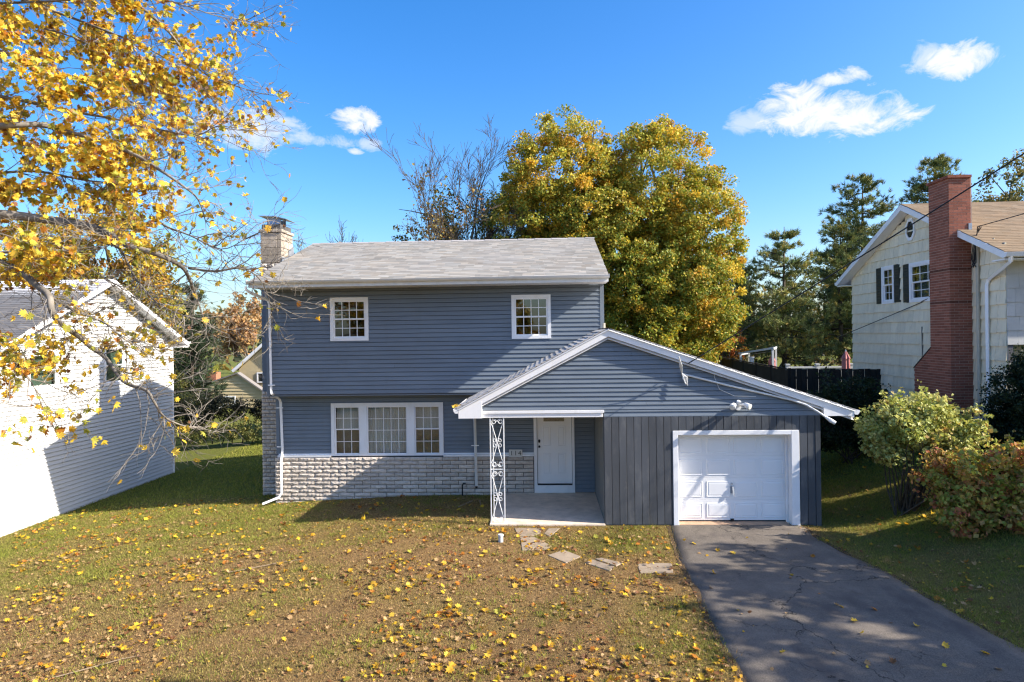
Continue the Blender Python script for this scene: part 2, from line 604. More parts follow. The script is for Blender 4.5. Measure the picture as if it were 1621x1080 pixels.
dy = np.concatenate([[-7.9, -4, 0, 3, 5], np.arange(6, 15.87, .17), [15.88]])
mb = MB()
NX = 14
rows = []
for y in dy:
    l = float(interp(DL, y)) + .07 * mnoise.noise(Vector((3, y * 1.9, 0))) + .03 * mnoise.noise(Vector((8, y * 6, 0)))
    r = float(interp(DR, y)) + .06 * mnoise.noise(Vector((5, y * 1.7, 0))) + .03 * mnoise.noise(Vector((9, y * 6, 0)))
    row = [(l - .02, y, -.06)]
    for i in range(NX + 1):
        x = l + (r - l) * i / NX
        row.append((x, y, .018 + .008 * mnoise.noise(Vector((x * .8, y * .8, 2))) - (.012 if i in (0, NX) else 0)))
    row.append((r + .02, y, -.06))
    rows.append(row)
w = NX + 3
mb.add([p for r_ in rows for p in r_], [(j * w + i, j * w + i + 1, (j + 1) * w + i + 1, (j + 1) * w + i) for j in range(len(rows) - 1) for i in range(w - 1)])
driveway = mb.build('driveway', M['asphalt'], smooth=True)
tag(driveway, kind='structure')
for side, sg in ((DL, -1), (DR, 1)):                     # bare earth where the turf stops short of the asphalt
    mb = MB(); ev = []
    yy_ = np.arange(5, 15.8, .12)
    for y in yy_:
        b_ = float(interp(side, y)); w1 = .07 + .07 * mnoise.noise(Vector((sg * 7, y * 2.3, 1))) + .03 * mnoise.noise(Vector((sg, y * 9, 2)))
        xo = b_ + sg * max(w1, .02)
        ev += [(b_ - sg * .08, y, .004), (xo, y, gz(xo, y) + .008)]
    mb.add(ev, [(2 * i, 2 * i + 1, 2 * i + 3, 2 * i + 2) for i in range(len(yy_) - 1)])
    tag(mb.build('soil_edge', M['soil']), kind='structure')
mb = MB(); mb.box(-300, 300, -17, -8, -.3, .012)
tag(mb.build('road', M['asphalt']), kind='structure')


def front(Y):
    return lambda u, d, z: (u, Y - d, z)


def eastface(X):
    return lambda u, d, z: (X + d, u, z)


def westface(X):
    return lambda u, d, z: (X - d, u, z)


def intervals(a, b, cuts):
    segs = [(a, b)]
    for c0, c1 in cuts:
        ns = []
        for s0, s1 in segs:
            if c1 <= s0 or c0 >= s1:
                ns.append((s0, s1))
            else:
                if c0 > s0: ns.append((s0, c0))
                if c1 < s1: ns.append((c1, s1))
        segs = ns
    return [s for s in segs if s[1] - s[0] > .004]


def siding(parent, mp, z0, z1, e, lip, urange, openings, mat, name='siding_board', joints=None, gap=.013):
    """lapped boards, one mesh object for each length of board"""
    n = int(math.ceil((z1 - z0) / e - 1e-6))
    rnd = random.Random(int(z0 * 100) + n)
    for i in range(n):
        za, zb = z0 + i * e, min(z0 + (i + 1) * e, z1)
        ua, ub = urange(za); uc, ud = urange(zb)
        if ub - ua < .02:
            continue
        bp = sorted({za, zb} | {q for o in openings for q in (o[2], o[3]) if za < q < zb})
        dd = lambda z: lip + (.003 - lip) * (z - za) / e
        for lo, hi in zip(bp[:-1], bp[1:]):
            mid = (lo + hi) / 2
            cuts = [(o[0], o[1]) for o in openings if o[2] < mid < o[3]]
            if joints and not cuts and rnd.random() < joints:
                j = ua + (ub - ua) * rnd.uniform(.25, .75)
                cuts = [(j, j + .004)]
            for s0, s1 in intervals(min(ua, uc), max(ub, ud), cuts):
                k0, k1 = (lo - za) / (zb - za), (hi - za) / (zb - za)
                a0 = ua + (uc - ua) * k0 if s0 == min(ua, uc) else s0
                a1 = ua + (uc - ua) * k1 if s0 == min(ua, uc) else s0
                b0 = ub + (ud - ub) * k0 if s1 == max(ub, ud) else s1
                b1 = ub + (ud - ub) * k1 if s1 == max(ub, ud) else s1
                if b0 - a0 < .01 and b1 - a1 < .01:
                    continue
                b1 = max(b1, a1 + .001)
                m = MB(mp)
                zg = max(lo, min(hi, zb - gap))
                if hi - zg > .004 and zg - lo > .01:
                    kg = (zg - za) / (zb - za)
                    c0_ = a0 + (a1 - a0) * (zg - lo) / (hi - lo); c1_ = b0 + (b1 - b0) * (zg - lo) / (hi - lo)
                    q = [(a0, -.018, lo), (b0, -.018, lo), (b0, dd(lo), lo), (a0, dd(lo), lo), (c0_, -.018, zg), (c1_, -.018, zg), (c1_, dd(zg), zg), (c0_, dd(zg), zg), (a1, -.018, hi), (b1, -.018, hi), (b1, -.012, hi), (a1, -.012, hi)]
                    fs_q = [(0, 3, 2, 1), (8, 9, 10, 11)]
                    for o_q in (0, 4):
                        fs_q += [(o_q + i_q, o_q + (i_q + 1) % 4, o_q + 4 + (i_q + 1) % 4, o_q + 4 + i_q) for i_q in range(4)]
                    m.add(q, fs_q)
                else:
                    m.hexa([(a0, -.018, lo), (b0, -.018, lo), (b0, dd(lo), lo), (a0, dd(lo), lo), (a1, -.018, hi), (b1, -.018, hi), (b1, dd(hi), hi), (a1, dd(hi), hi)])
                m.build(name, mat, parent)


def core_wall(name, parent, mp, u0, u1, z0, z1, openings, mat, t=.15):
    us = sorted({u0, u1} | {q for o in openings for q in o[:2] if u0 < q < u1})
    zs = sorted({z0, z1} | {q for o in openings for q in o[2:] if z0 < q < z1})
    m = MB(mp)
    for a, b in zip(us[:-1], us[1:]):
        for c, d in zip(zs[:-1], zs[1:]):
            um, zm = (a + b) / 2, (c + d) / 2
            if any(o[0] < um < o[1] and o[2] < zm < o[3] for o in openings):
                continue
            m.box(a, b, -t, -.02, c, d)
    return m.build(name, mat, parent)


def frame_rect(m, u0, u1, z0, z1, w, d0, d1, wb=None):
    wb = w if wb is None else wb
    m.box(u0, u0 + w, d0, d1, z0, z1)
    m.box(u1 - w, u1, d0, d1, z0, z1)
    m.box(u0 + w, u1 - w, d0, d1 - .001, z1 - w, z1)
    m.box(u0 + w, u1 - w, d0, d1 - .001, z0, z0 + wb)


def lights(parent, mp, u0, u1, z0, z1, cols, rows_, dg, bar, glass):
    """single panes and the bars between them"""
    pw, ph = (u1 - u0) / cols, (z1 - z0) / rows_
    for i in range(cols):
        for j in range(rows_):
            m = MB(mp)
            m.box(u0 + i * pw + .001, u0 + (i + 1) * pw - .001, dg - .003, dg + .003, z0 + j * ph + .001, z0 + (j + 1) * ph - .001)
            m.build('pane', glass, parent)
    for i in range(1, cols):
        MB(mp).box(u0 + i * pw - bar / 2, u0 + i * pw + bar / 2, dg + .004, dg + .012, z0, z1).build('muntin', M['white'], parent)
    for j in range(1, rows_):
        MB(mp).box(u0, u1, dg + .0045, dg + .0115, z0 + j * ph - bar / 2, z0 + j * ph + bar / 2).build('muntin', M['white'], parent)


def hung_window(house, mp, u0, u1, z0, z1, cols, rows_, trim=.085, curtain=None, bar=.02, glass=None):
    """double-hung window; the window object itself is the casing"""
    glass = glass or M['glass']
    m = MB(mp)
    frame_rect(m, u0, u1, z0, z1, trim, -.09, .042)
    win = m.build('window', M['white'], house)
    a0, a1, b0, b1 = u0 + trim, u1 - trim, z0 + trim, z1 - trim
    zm = (b0 + b1) / 2
    s = .038
    for nm, lo, hi, d in (('upper_sash', zm - .015, b1, .008), ('lower_sash', b0, zm + .015, -.022)):
        m = MB(mp); frame_rect(m, a0 + .001, a1 - .001, lo, hi, s, d - .013, d + .013)
        m.build(nm, M['white'], win)
        lights(win, mp, a0 + s, a1 - s, lo + s, hi - s, cols, rows_, d - .004, bar, glass)
    if curtain:
        MB(mp).box(a0 - .02, a1 + .02, -.17, -.16, b0 - .02, b1 + .02).build('curtain', curtain, win)
    return win


def shingle_roof(name, parent, fn, L, W, e, tab, mat, base, var=.22, thick=.012, skew=0.0, cut=None):
    """tabs laid in courses on a slope; fn(u, s, h) maps along-eave, up-slope, off-slope to world. Too many and small to pick apart singly."""
    vs, fs, cs = [], [], []
    nc = int(math.ceil(W / e))
    n = 0
    for i in range(nc):
        s0, s1 = i * e, min((i + 1) * e + .03, W)
        o = (i % 2) * tab / 2 + rng.uniform(-.03, .03)
        u = -o
        while u < L:
            tw_ = tab * rng.choice((.45, .6, .8, 1.0, 1.4))
            a, b = max(u, 0), min(u + tw_ - .003, L)
            u += tw_
            if b - a < .02 or (cut and cut((a + b) / 2, s0)):
                continue
            t = thick * rng.uniform(.75, 1.1)
            ee = rng.uniform(-.003, .003)
            q = [(a, s0 + ee, t), (b, s0 + ee, t), (b, s1, .003), (a, s1, .003), (a, s0 + ee, -.012), (b, s0 + ee, -.012), (b, s1, -.012), (a, s1, -.012)]
            vs += [fn(*p) for p in q]
            fs += [(n, n + 1, n + 2, n + 3), (n + 4, n + 5, n + 1, n), (n + 5, n + 6, n + 2, n + 1), (n + 7, n + 4, n, n + 3)]
            k = 1 + rng.uniform(-var, var)
            warm = rng.uniform(-.04, .04)
            cs += [(base[0] * k * (1 + warm), base[1] * k, base[2] * k * (1 - warm))] * 8
            n += 8
    fs4 = np.array(fs)
    o = fast_mesh(name, np.array(vs), fs4, mat, parent, np.array(cs))
    return tag(o, kind='stuff')

# ================================================================== the blue house
HX0, HX1 = -7.85, 1.63
YL, YU, YE, YR, YB = 19.03, 18.45, 17.58, 22.65, 26.10
ZM, ZE, ZR = 2.95, 6.06, 7.83           # storey break, eave, ridge
house = root('blue_house', (-3.1, 22.0, 0), 'blue vinyl-sided two-storey house with white garage door and grey shingle roof', 'house')

# --- lower front wall
PW = (-6.23, -2.95, 1.13, 2.66)                      # triple window
DOOR = (-.35, .81, .05, 2.42)
mpL = front(YL)
op_core = [(PW[0] + .09, PW[1] - .09, PW[2] + .06, PW[3] - .1), (-.255, .735, .29, 2.36)]
op_sid = [PW, DOOR]
lower = core_wall('lower_front_wall', house, mpL, HX0, HX1, -.6, ZM, op_core, M['core'])
siding(lower, mpL, 1.20, ZM, .115, .026, lambda z: (HX0 + .09, -.35), op_sid, M['blue_siding'])
siding(lower, mpL, .06, ZM, .115, .026, lambda z: (.812, 1.375), [], M['blue_siding'])
MB(mpL).box(HX0 - .012, HX0 + .088, .0, .028, 1.2, ZM).build('corner_post', M['blue_trim'], lower)
for a, b in ((HX0 + .05, PW[0] - .003), (PW[1] + .003, -.353)):
    m = MB(mpL); m.box(a, b, 0, .115, 1.105, 1.16); m.box(a, b, 0, .03, 1.16, 1.198)
    m.build('ledge_trim', M['white'], lower)

# --- split-face stone wainscot, each block its own piece
mpS = front(YL - .012)
ws = MB(mpS); ws.box(HX0 - .03, -.36, 0, .045, -.6, 1.1)
wains = ws.build('stone_wainscot', M['mortar'], house)
block_meshes = []


def rock_block(L, Hh, D, seed, nx=8, nzz=3, rough=.020):
    rr = random.Random(seed)
    vs, fs = [], []
    for j in range(nzz + 1):
        for i in range(nx + 1):
            edge = i in (0, nx) or j in (0, nzz)
            d = D + (rr.uniform(-.004, .004) if edge else rr.uniform(0, rough) + .006)
            vs.append((L * i / nx + (0 if edge else rr.uniform(-.01, .01)), -d, Hh * j / nzz + (0 if edge else rr.uniform(-.006, .006))))
    w_ = nx + 1
    for j in range(nzz):
        for i in range(nx):
            q = [j * w_ + i, j * w_ + i + 1, (j + 1) * w_ + i + 1, (j + 1) * w_ + i]
            if rr.random() < .5:
                fs += [(q[0], q[1], q[2]), (q[0], q[2], q[3])]
            else:
                fs += [(q[0], q[1], q[3]), (q[1], q[2], q[3])]
    n = len(vs)
    vs += [(0, 0, 0), (L, 0, 0), (L, 0, Hh), (0, 0, Hh)]
    fs += [tuple([n, n + 1] + [i for i in range(nx, -1, -1)]), tuple([n + 2, n + 3] + [nzz * w_ + i for i in range(0, nx + 1)]),
           tuple([n + 3, n] + [j * w_ for j in range(0, nzz + 1)]), tuple([n + 1, n + 2] + [j * w_ + nx for j in range(nzz, -1, -1)])]
    me = bpy.data.meshes.new('stone_block')
    me.from_pydata(vs, [], fs)
    me.materials.append(M['stone'])
    return me


BH, BL = .1147, .466
full = [rock_block(BL - .017, BH - .016, .055, 100 + i) for i in range(7)]
short = [rock_block(.15, BH - .016, .055, 200 + i, 4) for i in range(3)]
half = [rock_block(BL / 2 - .017, BH - .016, .055, 300 + i, 5) for i in range(3)]
rr = random.Random(5)
hl = LOC[house.name]
for c in range(12):
    z = 1.098 - (c + 1) * BH
    u = HX0 - .03 + (0 if c % 2 else -BL / 2)
    while u < -.37:
        a, b = u, min(u + BL, -.365)
        u += BL
        ext = -.365 - b if 0 < -.365 - b < .07 else 0
        if a < HX0 - .04:
            me, x = rr.choice(half), HX0 - .028
        elif b - a > BL - .01:
            me, x = rr.choice(full), a
        elif b - a > .2:
            me, x = rr.choice(half), a
        elif b - a > .04:
            me, x = rr.choice(short), a
        else:
            continue
        sb_ = link('stone_block', me, wains, (x - hl.x + .008, YL - .012 - .035 - hl.y, z - hl.z + .008))
        if ext: sb_.scale.x = 1 + ext / (BL if me in full else BL / 2); u += .1
        if me in short: sb_.scale.x = (b - a - .012) / .15
        elif me in half and a > HX0: sb_.scale.x = (b - a - .014) / (BL / 2 - .017)

# --- picture window between two hung windows
m = MB(mpL)
cas = .10
us = [PW[0], PW[0] + .95, PW[1] - .95, PW[1]]
frame_rect(m, PW[0], PW[1], PW[2], PW[3], .10, -.1, .05, .035)
m.box(us[1] - .11, us[1] + .10, -.1, .049, PW[2] + .035, PW[3] - .1)
m.box(us[2] - .10, us[2] + .11, -.1, .049, PW[2] + .035, PW[3] - .1)
pwin = m.build('picture_window', M['white'], house)
for a, b in ((us[0] + .10, us[1] - .11), (us[2] + .11, us[3] - .10)):
    lo, hi = PW[2] + .035, PW[3] - .1
    zm = (lo + hi) / 2 + .03
    s = .034
    for nm, z0, z1, d in (('upper_sash', zm - .014, hi, .010), ('lower_sash', lo, zm + .014, -.02)):
        m = MB(mpL); frame_rect(m, a + .001, b - .001, z0, z1, s, d - .013, d + .013); m.build(nm, M['white'], pwin)
        lights(pwin, mpL, a + s, b - s, z0 + s, z1 - s, 3, 2, d - .004, .015, M['glass_clear'])
a, b, lo, hi = us[1] + .10, us[2] - .10, PW[2] + .035, PW[3] - .1
m = MB(mpL); frame_rect(m, a + .001, b - .001, lo, hi, .035, -.03, .02); m.build('fixed_sash', M['white'], pwin)
lights(pwin, mpL, a + .035, b - .035, lo + .035, hi - .035, 5, 4, -.012, .015, M['glass_clear'])
m = MB(mpL)                                            # pleated blind hanging behind the middle light
N = 44
for i in range(N):
    x0, x1 = a + (b - a) * i / N, a + (b - a) * (i + 1) / N
    d0, d1 = (-.14, -.165) if i % 2 else (-.165, -.14)
    m.add([(x0, d0, lo), (x1, d1, lo), (x1, d1, hi), (x0, d0, hi)], [(0, 1, 2, 3)])
m.build('blind', M['curtain'], pwin)
for a_, b_ in ((us[0] + .1, us[1] - .11), (us[2] + .11, us[3] - .1)):
    MB(mpL).box(a_, b_, -.19, -.18, (lo + hi) / 2, hi).build('blind', M['curtain'], pwin)
    MB(mpL).box(a_, b_, -.21, -.20, lo, (lo + hi) / 2 + .02).build('reflection_sheet', plain('grey_green_reflection', (.17, .18, .155), .9, .15, 5) if 'grey_green_reflection' not in bpy.data.materials else bpy.data.materials['grey_green_reflection'], pwin)  # added sheet behind the lower sash, lawn reflection put into its colour

# --- front door with casing, four panels, a small light, lock and knob
m = MB(mpL)
m.box(DOOR[0], -.262, -.1, .06, .05, DOOR[3]); m.box(.742, DOOR[1], -.1, .06, .05, DOOR[3])
m.box(-.262, .742, -.1, .059, 2.345, DOOR[3]); m.box(-.262, .742, -.1, .064, .05, .262)
door_casing = m.build('door_casing', M['white'], house)
MB(mpL).box(-.255, .735, -.09, .045, .263, .30).build('threshold', M['black'], door_casing)
fd = MB(mpL).box(-.25, .73, -.045, 0, .302, 2.342).build('front_door', M['white_door'], house)
for x0, x1 in ((-.09, .13), (.33, .55)):
    for z0, z1 in ((.58, 1.17), (1.37, 1.95)):
        m = MB(mpL)
        frame_rect(m, x0, x1, z0, z1, .022, .0, .010)
        m.box(x0 + .045, x1 - .045, 0, .008, z0 + .045, z1 - .045)
        m.build('panel', M['white_door'], fd, bevel=.003)
m = MB(mpL); frame_rect(m, -.085, .545, 2.06, 2.26, .02, 0, .012); m.build('light_frame', M['white_door'], fd)
MB(mpL).box(-.065, .525, .0, .005, 2.08, 2.24).build('pane', M['glass'], fd)
for z, r in ((1.53, .034), (1.50, .030), (1.36, .033)):
    m = MB(); m.tube([(-.195, YL - .0, z), (-.195, YL - .03, z), (-.195, YL - .055, z)], [r, r, r * .8], 12)
    m.build('knob' if z == 1.36 else 'deadbolt', M['black'], fd)

# --- number plaque beside the door
pl = MB(mpL).box(-1.06, -.68, .07, .13, 1.09, 1.30).build('house_number_plaque', M['plaque'], house, bevel=.008)
fc = bpy.data.curves.new('number', 'FONT'); fc.body = '114'; fc.size = .185; fc.extrude = .004; fc.align_x = 'CENTER'; fc.align_y = 'CENTER'
fc.space_character = 1.25
fc.materials.append(M['number'])
t_ = bpy.data.objects.new('number_curve', fc)
num = link('number', bpy.data.meshes.new_from_object(t_), pl, (-.87 - hl.x, YL - .136 - hl.y, 1.195 - hl.z)); num.rotation_euler = (R(90), 0, 0)
bpy.data.objects.remove(t_)

# --- upper storey, jettied
mpU = front(YU)
WL, WR = (-6.03, -4.94, 4.47, 5.69), (-.91, .18, 4.46, 5.68)
op_u = [WL, WR]
upper = core_wall('upper_front_wall', house, mpU, HX0, HX1, ZM, ZE - .05, [(w_[0] + .08, w_[1] - .08, w_[2] + .08, w_[3] - .08) for w_ in op_u], M['core'])
siding(upper, mpU, ZM + .03, ZE - .06, .1205, .028, lambda z: (HX0 + .07, HX1 - .09), op_u, M['blue_siding'], joints=.12)
MB(mpU).box(HX0 - .02, HX0 + .068, 0, .03, ZM - .01, ZE - .1).build('corner_post', M['blue_trim'], upper)
MB(mpU).box(HX1 - .088, HX1 + .02, 0, .03, ZM - .01, ZE - .1).build('corner_post', M['blue_trim'], upper)
MB().box(HX0, HX1, YU + .001, YL + .05, ZM - .03, ZM - .002).build('jetty_soffit', M['blue_trim'], house)
for w_ in op_u:
    hung_window(house, mpU, *w_, 4, 2, .088)

# --- other walls: sides and back in the same siding, floors and partition inside
for nm, mp, a, b in (('side_wall', westface(HX0 + .001), YU + .03, YB), ('side_wall', eastface(HX1 - .001), YU + .03, YB)):
    wl_ = core_wall(nm, house, mp, a, b, ZM, ZE - .05, [], M['core'])
    lw_ = core_wall('lower_side_wall', house, mp, YL + .03, b, -.6, ZM - .001, [], M['core'])
    siding(lw_, mp, .2, ZM, .12, .0155, lambda z: (YL + .03, YB - .02), [], M['blue_siding'])
    siding(wl_, mp, ZM, ZE - .05, .12, .0155, lambda z: (YU + .03, YB - .02), [], M['blue_siding'])
    g = MB(mp); g.add([(YU, -.1, ZE - .05), (YB, -.1, ZE - .05), (YR, -.1, ZR - .14), (YU, -.02, ZE - .05), (YB, -.02, ZE - .05), (YR, -.02, ZR - .14)],
                      [(0, 1, 2), (3, 5, 4), (0, 3, 4, 1), (1, 4, 5, 2), (2, 5, 3, 0)])
    g.build('gable_core', M['core'], wl_)
    k = (ZR - .14 - ZE + .05) / (YR - YU)
    siding(wl_, mp, ZE - .05, ZR - .2, .12, .0155, lambda z, k=k: (YU + (z - ZE + .05) / k, YB - (z - ZE + .05) / k), [], M['blue_siding'])
bw = core_wall('back_wall', house, lambda u, d, z: (u, YB + d, z), HX0, HX1, -.6, ZE - .05, [], M['blue_siding'])
m = MB(); m.box(HX0 + .16, HX1 - .16, YL + .16, YB - .16, ZM - .05, ZM + .05); m.build('floor_slab', M['room'], house)
MB().box(HX0 + .16, HX1 - .16, 22.0, 22.1, -.5, ZE).build('inner_wall', M['room'], house)
MB().box(HX0 + .16, HX1 - .16, YL + .16, 22, -.02, .04).build('room_floor', M['room'], house)

# --- main roof
RX0, RX1 = -7.98, 1.70
run = YR - YE
slope = (ZR - (ZE + .06)) / run
sl = math.hypot(1, slope)
m = MB()
for sgn in (1, -1):
    def P(x, s, h, sgn=sgn):
        yy = YR - sgn * (run - s / sl)
        return (x, yy, ZE + .06 + slope * s / sl + h)
    s0_ = 0 if sgn == 1 else (run - (YB + .3 - YR)) * sl
    m.hexa([P(RX0, s0_, -.13), P(RX1, s0_, -.13), P(RX1, run * sl, -.13), P(RX0, run * sl, -.13), P(RX0, s0_, -.012), P(RX1, s0_, -.012), P(RX1, run * sl, -.012), P(RX0, run * sl, -.012)])
roof = m.build('roof', M['white'], house)
CH = (-8.75, -8.07, 20.1, 21.05)         # chimney stack


def fnF(u, s, h):
    nx = (0, -slope / sl, 1 / sl)
    return (RX0 - .01 + u, YE - .02 + s / sl + nx[1] * h, ZE + .052 + slope * s / sl + nx[2] * h)


def fnB(u, s, h):
    p = fnF(u, s, h)
    return (p[0], 2 * YR - p[1], p[2])


shingle_roof('shingles', roof, fnF, RX1 - RX0 + .02, run * sl + .02, .165, .33, M['shingle'], (.275, .255, .225), .22)
shingle_roof('shingles', roof, lambda u, s_, h: fnB(u, s_ + (run - (YB + .3 - YR)) * sl, h), RX1 - RX0 + .02, (YB + .32 - YR) * sl, .30, .6, M['shingle'], (.44, .42, .40))
m = MB()
for i in range(34):
    x0 = RX0 + i * (RX1 - RX0) / 34
    x1 = x0 + .30 + .02
    dz = .012 + .006 * (i % 2)
    m.add([(x0, YR - .13, ZR - .045 + dz), (x1, YR - .13, ZR - .05 + dz), (x1, YR, ZR + .006 + dz), (x0, YR, ZR + .012 + dz), (x0, YR + .13, ZR - .045 + dz), (x1, YR + .13, ZR - .05 + dz)],
          [(0, 1, 2, 3), (3, 2, 5, 4)])
cap = m.build('ridge_cap', M['shingle_dark'], roof)
# colour for the attribute-driven material
for o in (cap,):
    at = o.data.color_attributes.new('Col', 'FLOAT_COLOR', 'POINT')
    for d_ in at.data: d_.color = (.34, .32, .31, 1)

# --- eave: gutter, soffit panels and fascia
m = MB()
YG_ = YE
YE = YE - .021
prof = [(YE + .0, ZE - .02), (YE - .065, ZE - .02), (YE - .10, ZE + .020), (YE - .11, ZE + .050), (YE - .095, ZE + .050), (YE - .085, ZE + .025), (YE - .058, ZE - .008), (YE, ZE - .008)]
m.prism([(RX0 - .02, y, z) for y, z in prof], (RX1 - RX0 + .04, 0, 0))
m.box(RX0 - .022, RX0 - .018, YE - .10, YE, ZE - .018, ZE + .08); m.box(RX1 + .018, RX1 + .022, YE - .10, YE, ZE - .018, ZE + .08)
m.build('gutter', M['gutter'], house)
YE = YG_
MB().box(RX0, RX1, YE - .02, YE - .002, ZE - .12, ZE + .040).build('fascia', M['gutter'], house)
sof = MB().box(RX0, RX1, YE + .001, YU - .03, ZE - .108, ZE - .10).build('soffit', M['gutter'], house)
for i in range(33):
    x = RX0 + .03 + i * .30
    if x + .29 < RX1:
        MB().box(x, x + .288, YE + .022, YU - .031, ZE - .116, ZE - .1085).build('soffit_panel', M['gutter'], sof)

# --- chimney: stone below, sided chase at the upper storey, cement block stack above
cx0, cx1, cy0, cy1 = CH
m = MB(); m.box(cx0 + .03, HX0 + .02, cy0 + .03, cy1 - .03, -.8, ZM)
chim = m.build('chimney', M['mortar'], house)
for c in range(32):
    z = ZM - .008 - (c + 1) * BH
    if z < -.75: break
    for face in range(2):
        n = 4 if face == 0 else 4
        span = (HX0 - cx0) if face == 0 else (cy1 - cy0)
        off = 0 if (c + face) % 2 else -.125
        u = off
        while u < span - .02:
            a_, b_ = max(u, 0), min(u + .25, span)
            u += .25
            if b_ - a_ < .06: continue
            me = rr.choice(short if b_ - a_ < .17 else half)
            o = link('stone_block', me, chim)
            o.scale = ((b_ - a_ - .010) / (.15 if b_ - a_ < .17 else BL / 2 - .012), 1, 1)
            if face == 0:
                o.location = (cx0 + a_ + .005 - hl.x, cy0 + .045 - hl.y, z - hl.z + .005)
            else:
                o.rotation_euler = (0, 0, R(-90)); o.location = (cx0 + .045 - hl.x, cy1 - a_ - .005 - hl.y, z - hl.z + .005)
m = MB(); m.box(cx0 + .02, HX0 + .02, cy0 + .02, cy1 - .02, ZM, 6.35)
chase = m.build('chimney_chase', M['blue_trim'], house)
siding(chase, front(cy0 + .02), ZM, 6.35, .12, .0155, lambda z: (cx0 + .02, HX0), [], M['blue_siding'])
siding(chase, westface(cx0 + .02), ZM, 6.35, .12, .0155, lambda z: (cy0 + .02, cy1 - .02), [], M['blue_siding'])
m = MB(); m.box(cx0 + .045, cx1 - .045, cy0 + .045, cy1 - .045, 6.2, 8.1)
stack = m.build('chimney_stack', M['mortar'], house)
for c in range(4):                                      # rock-faced courses at the foot
    z = 6.36 + c * .135
    for k in range(3):
        o = link('stone_block', rr.choice(half), stack, (cx0 + k * .227 - hl.x + .004, cy0 + .055 - hl.y, z - hl.z)); o.scale = (.98, 1, 1.2)
    for k in range(4):
        o = link('stone_block', rr.choice(half), stack, (cx1 - .055 - hl.x, cy0 + .01 + k * .25 - hl.y, z - hl.z)); o.rotation_euler = (0, 0, R(90)); o.scale = (1.07, 1, 1.2)
M['cement'] = plain('cement_block', (.36, .30, .24), .9, .25, 5, .7, 50, .15, dirt=(.12, .10, .085), perobj=.15)
zz = 6.91
for c in range(5):
    h = .235 if c < 4 else .10
    g = 0.012 if c < 4 else -.03
    a_, b_ = cx0 + g, cx1 - g
    split = b_ - .12 if c % 2 else b_ - .135
    c0, c1 = cy0 + g, cy1 - g
    for x0, x1 in ((a_, split - .004), (split + .004, b_)):
        MB().box(x0, x1, c0, c0 + .2, zz, zz + h - .012).build('cement_block', M['cement'], stack, bevel=.008)
    ym = c0 + .2 + (c1 - c0 - .2) * (.55 if c % 2 else .3)
    for y0, y1 in ((c0 + .206, ym - .004), (ym + .004, c1)):
        MB().box(a_, b_, y0, y1, zz, zz + h - .012).build('cement_block', M['cement'], stack, bevel=.008)
    zz += h
zt = zz
xm, ym = (cx0 + cx1) / 2, (cy0 + cy1) / 2
m = MB(); m.tube([(xm, ym, zt - .05), (xm, ym, zt + .10)], [.19, .17], 12); m.build('flue', M['terracotta'], stack)
m = MB(); m.box(xm - .27, xm + .27, ym - .30, ym + .30, zt + .10, zt + .135); m.build('cap_base', M['metal'], stack)
blue_scr = plain('blue_screen', (.30, .42, .62), .5, .1)
for sx in (-.2, .2):
    for sy in (-.22, .22):
        MB().box(xm + sx - .015, xm + sx + .015, ym + sy - .015, ym + sy + .015, zt + .135, zt + .40).build('cap_leg', M['metal'], stack)
for sy in (-.242, .238):
    MB().box(xm - .21, xm + .21, ym + sy, ym + sy + .003, zt + .14, zt + .37).build('spark_screen', blue_scr, stack)
m = MB()
m.hexa([(xm - .43, ym - .36, zt + .43), (xm + .02, ym - .36, zt + .40), (xm + .02, ym + .36, zt + .40), (xm - .43, ym + .36, zt + .43), (xm - .43, ym - .36, zt + .445), (xm + .02, ym - .36, zt + .43), (xm + .02, ym + .36, zt + .43), (xm - .43, ym + .36, zt + .445)])
m.hexa([(xm + .03, ym - .38, zt + .405), (xm + .46, ym - .38, zt + .31), (xm + .46, ym + .38, zt + .31), (xm + .03, ym + .38, zt + .405), (xm + .03, ym - .38, zt + .435), (xm + .46, ym - .38, zt + .325), (xm + .46, ym + .38, zt + .325), (xm + .03, ym + .38, zt + .435)])
m.build('cap_lid', M['metal'], stack)
m = MB(); m.prism([(cx1 + .004, cy0 + .0, 6.86), (cx1 + .004, cy1 + .02, 7.20), (cx1 + .004, cy1 + .02, 7.52), (cx1 + .004, cy0 + .55, 7.35), (cx1 + .004, cy0 + .5, 7.12), (cx1 + .004, cy0, 7.08)], (.012, 0, 0))
m.build('flashing', M['metal'], stack)


def downspout(name, pts, parent, mat=None, w=.075, h=.055):
    m = MB()
    m_pts = [Vector(p) for p in pts]
    m.tube(m_pts, [w * .56] * len(m_pts), 4)
    o = m.build(name, mat or M['white'], parent, bevel=.0)
    return o


ds = downspout('downspout', [(-8.04, YE - .05, 5.98), (-8.04, YE - .04, 5.90), (-7.98, YE + .1, 5.82), (-7.80, YU - .10, 5.66), (-7.75, YU - .085, 5.55), (-7.73, YU - .085, 3.12), (-7.72, YU - .09, 3.02),
                             (-7.70, YL - .17, 2.82), (-7.69, YL - .10, 2.70), (-7.66, YL - .10, 1.30), (-7.66, YL - .12, 1.20), (-7.66, YL - .20, 1.05), (-7.66, YL - .20, .10), (-7.72, YL - .25, -.02), (-8.12, YL - .45, -.16)], house)
for z, y in ((3.25, YU - .085), (2.55, YL - .10), (1.42, YL - .10)):
    MB().box(-7.80, -7.60, y - .048, y - .043, z - .015, z + .015).build('strap', M['white'], ds)
ds2 = downspout('downspout', [(-2.00, YL - .2, 2.75), (-2.03, YL - .14, 2.5), (-2.02, YL - .14, 1.35), (-2.01, YL - .20, 1.10), (-2.0, YL - .2, .28)], house, M['gutter'])
MB().box(-2.13, -1.91, YL - .19, YL - .186, 1.42, 1.445).build('strap', M['white'], ds2)
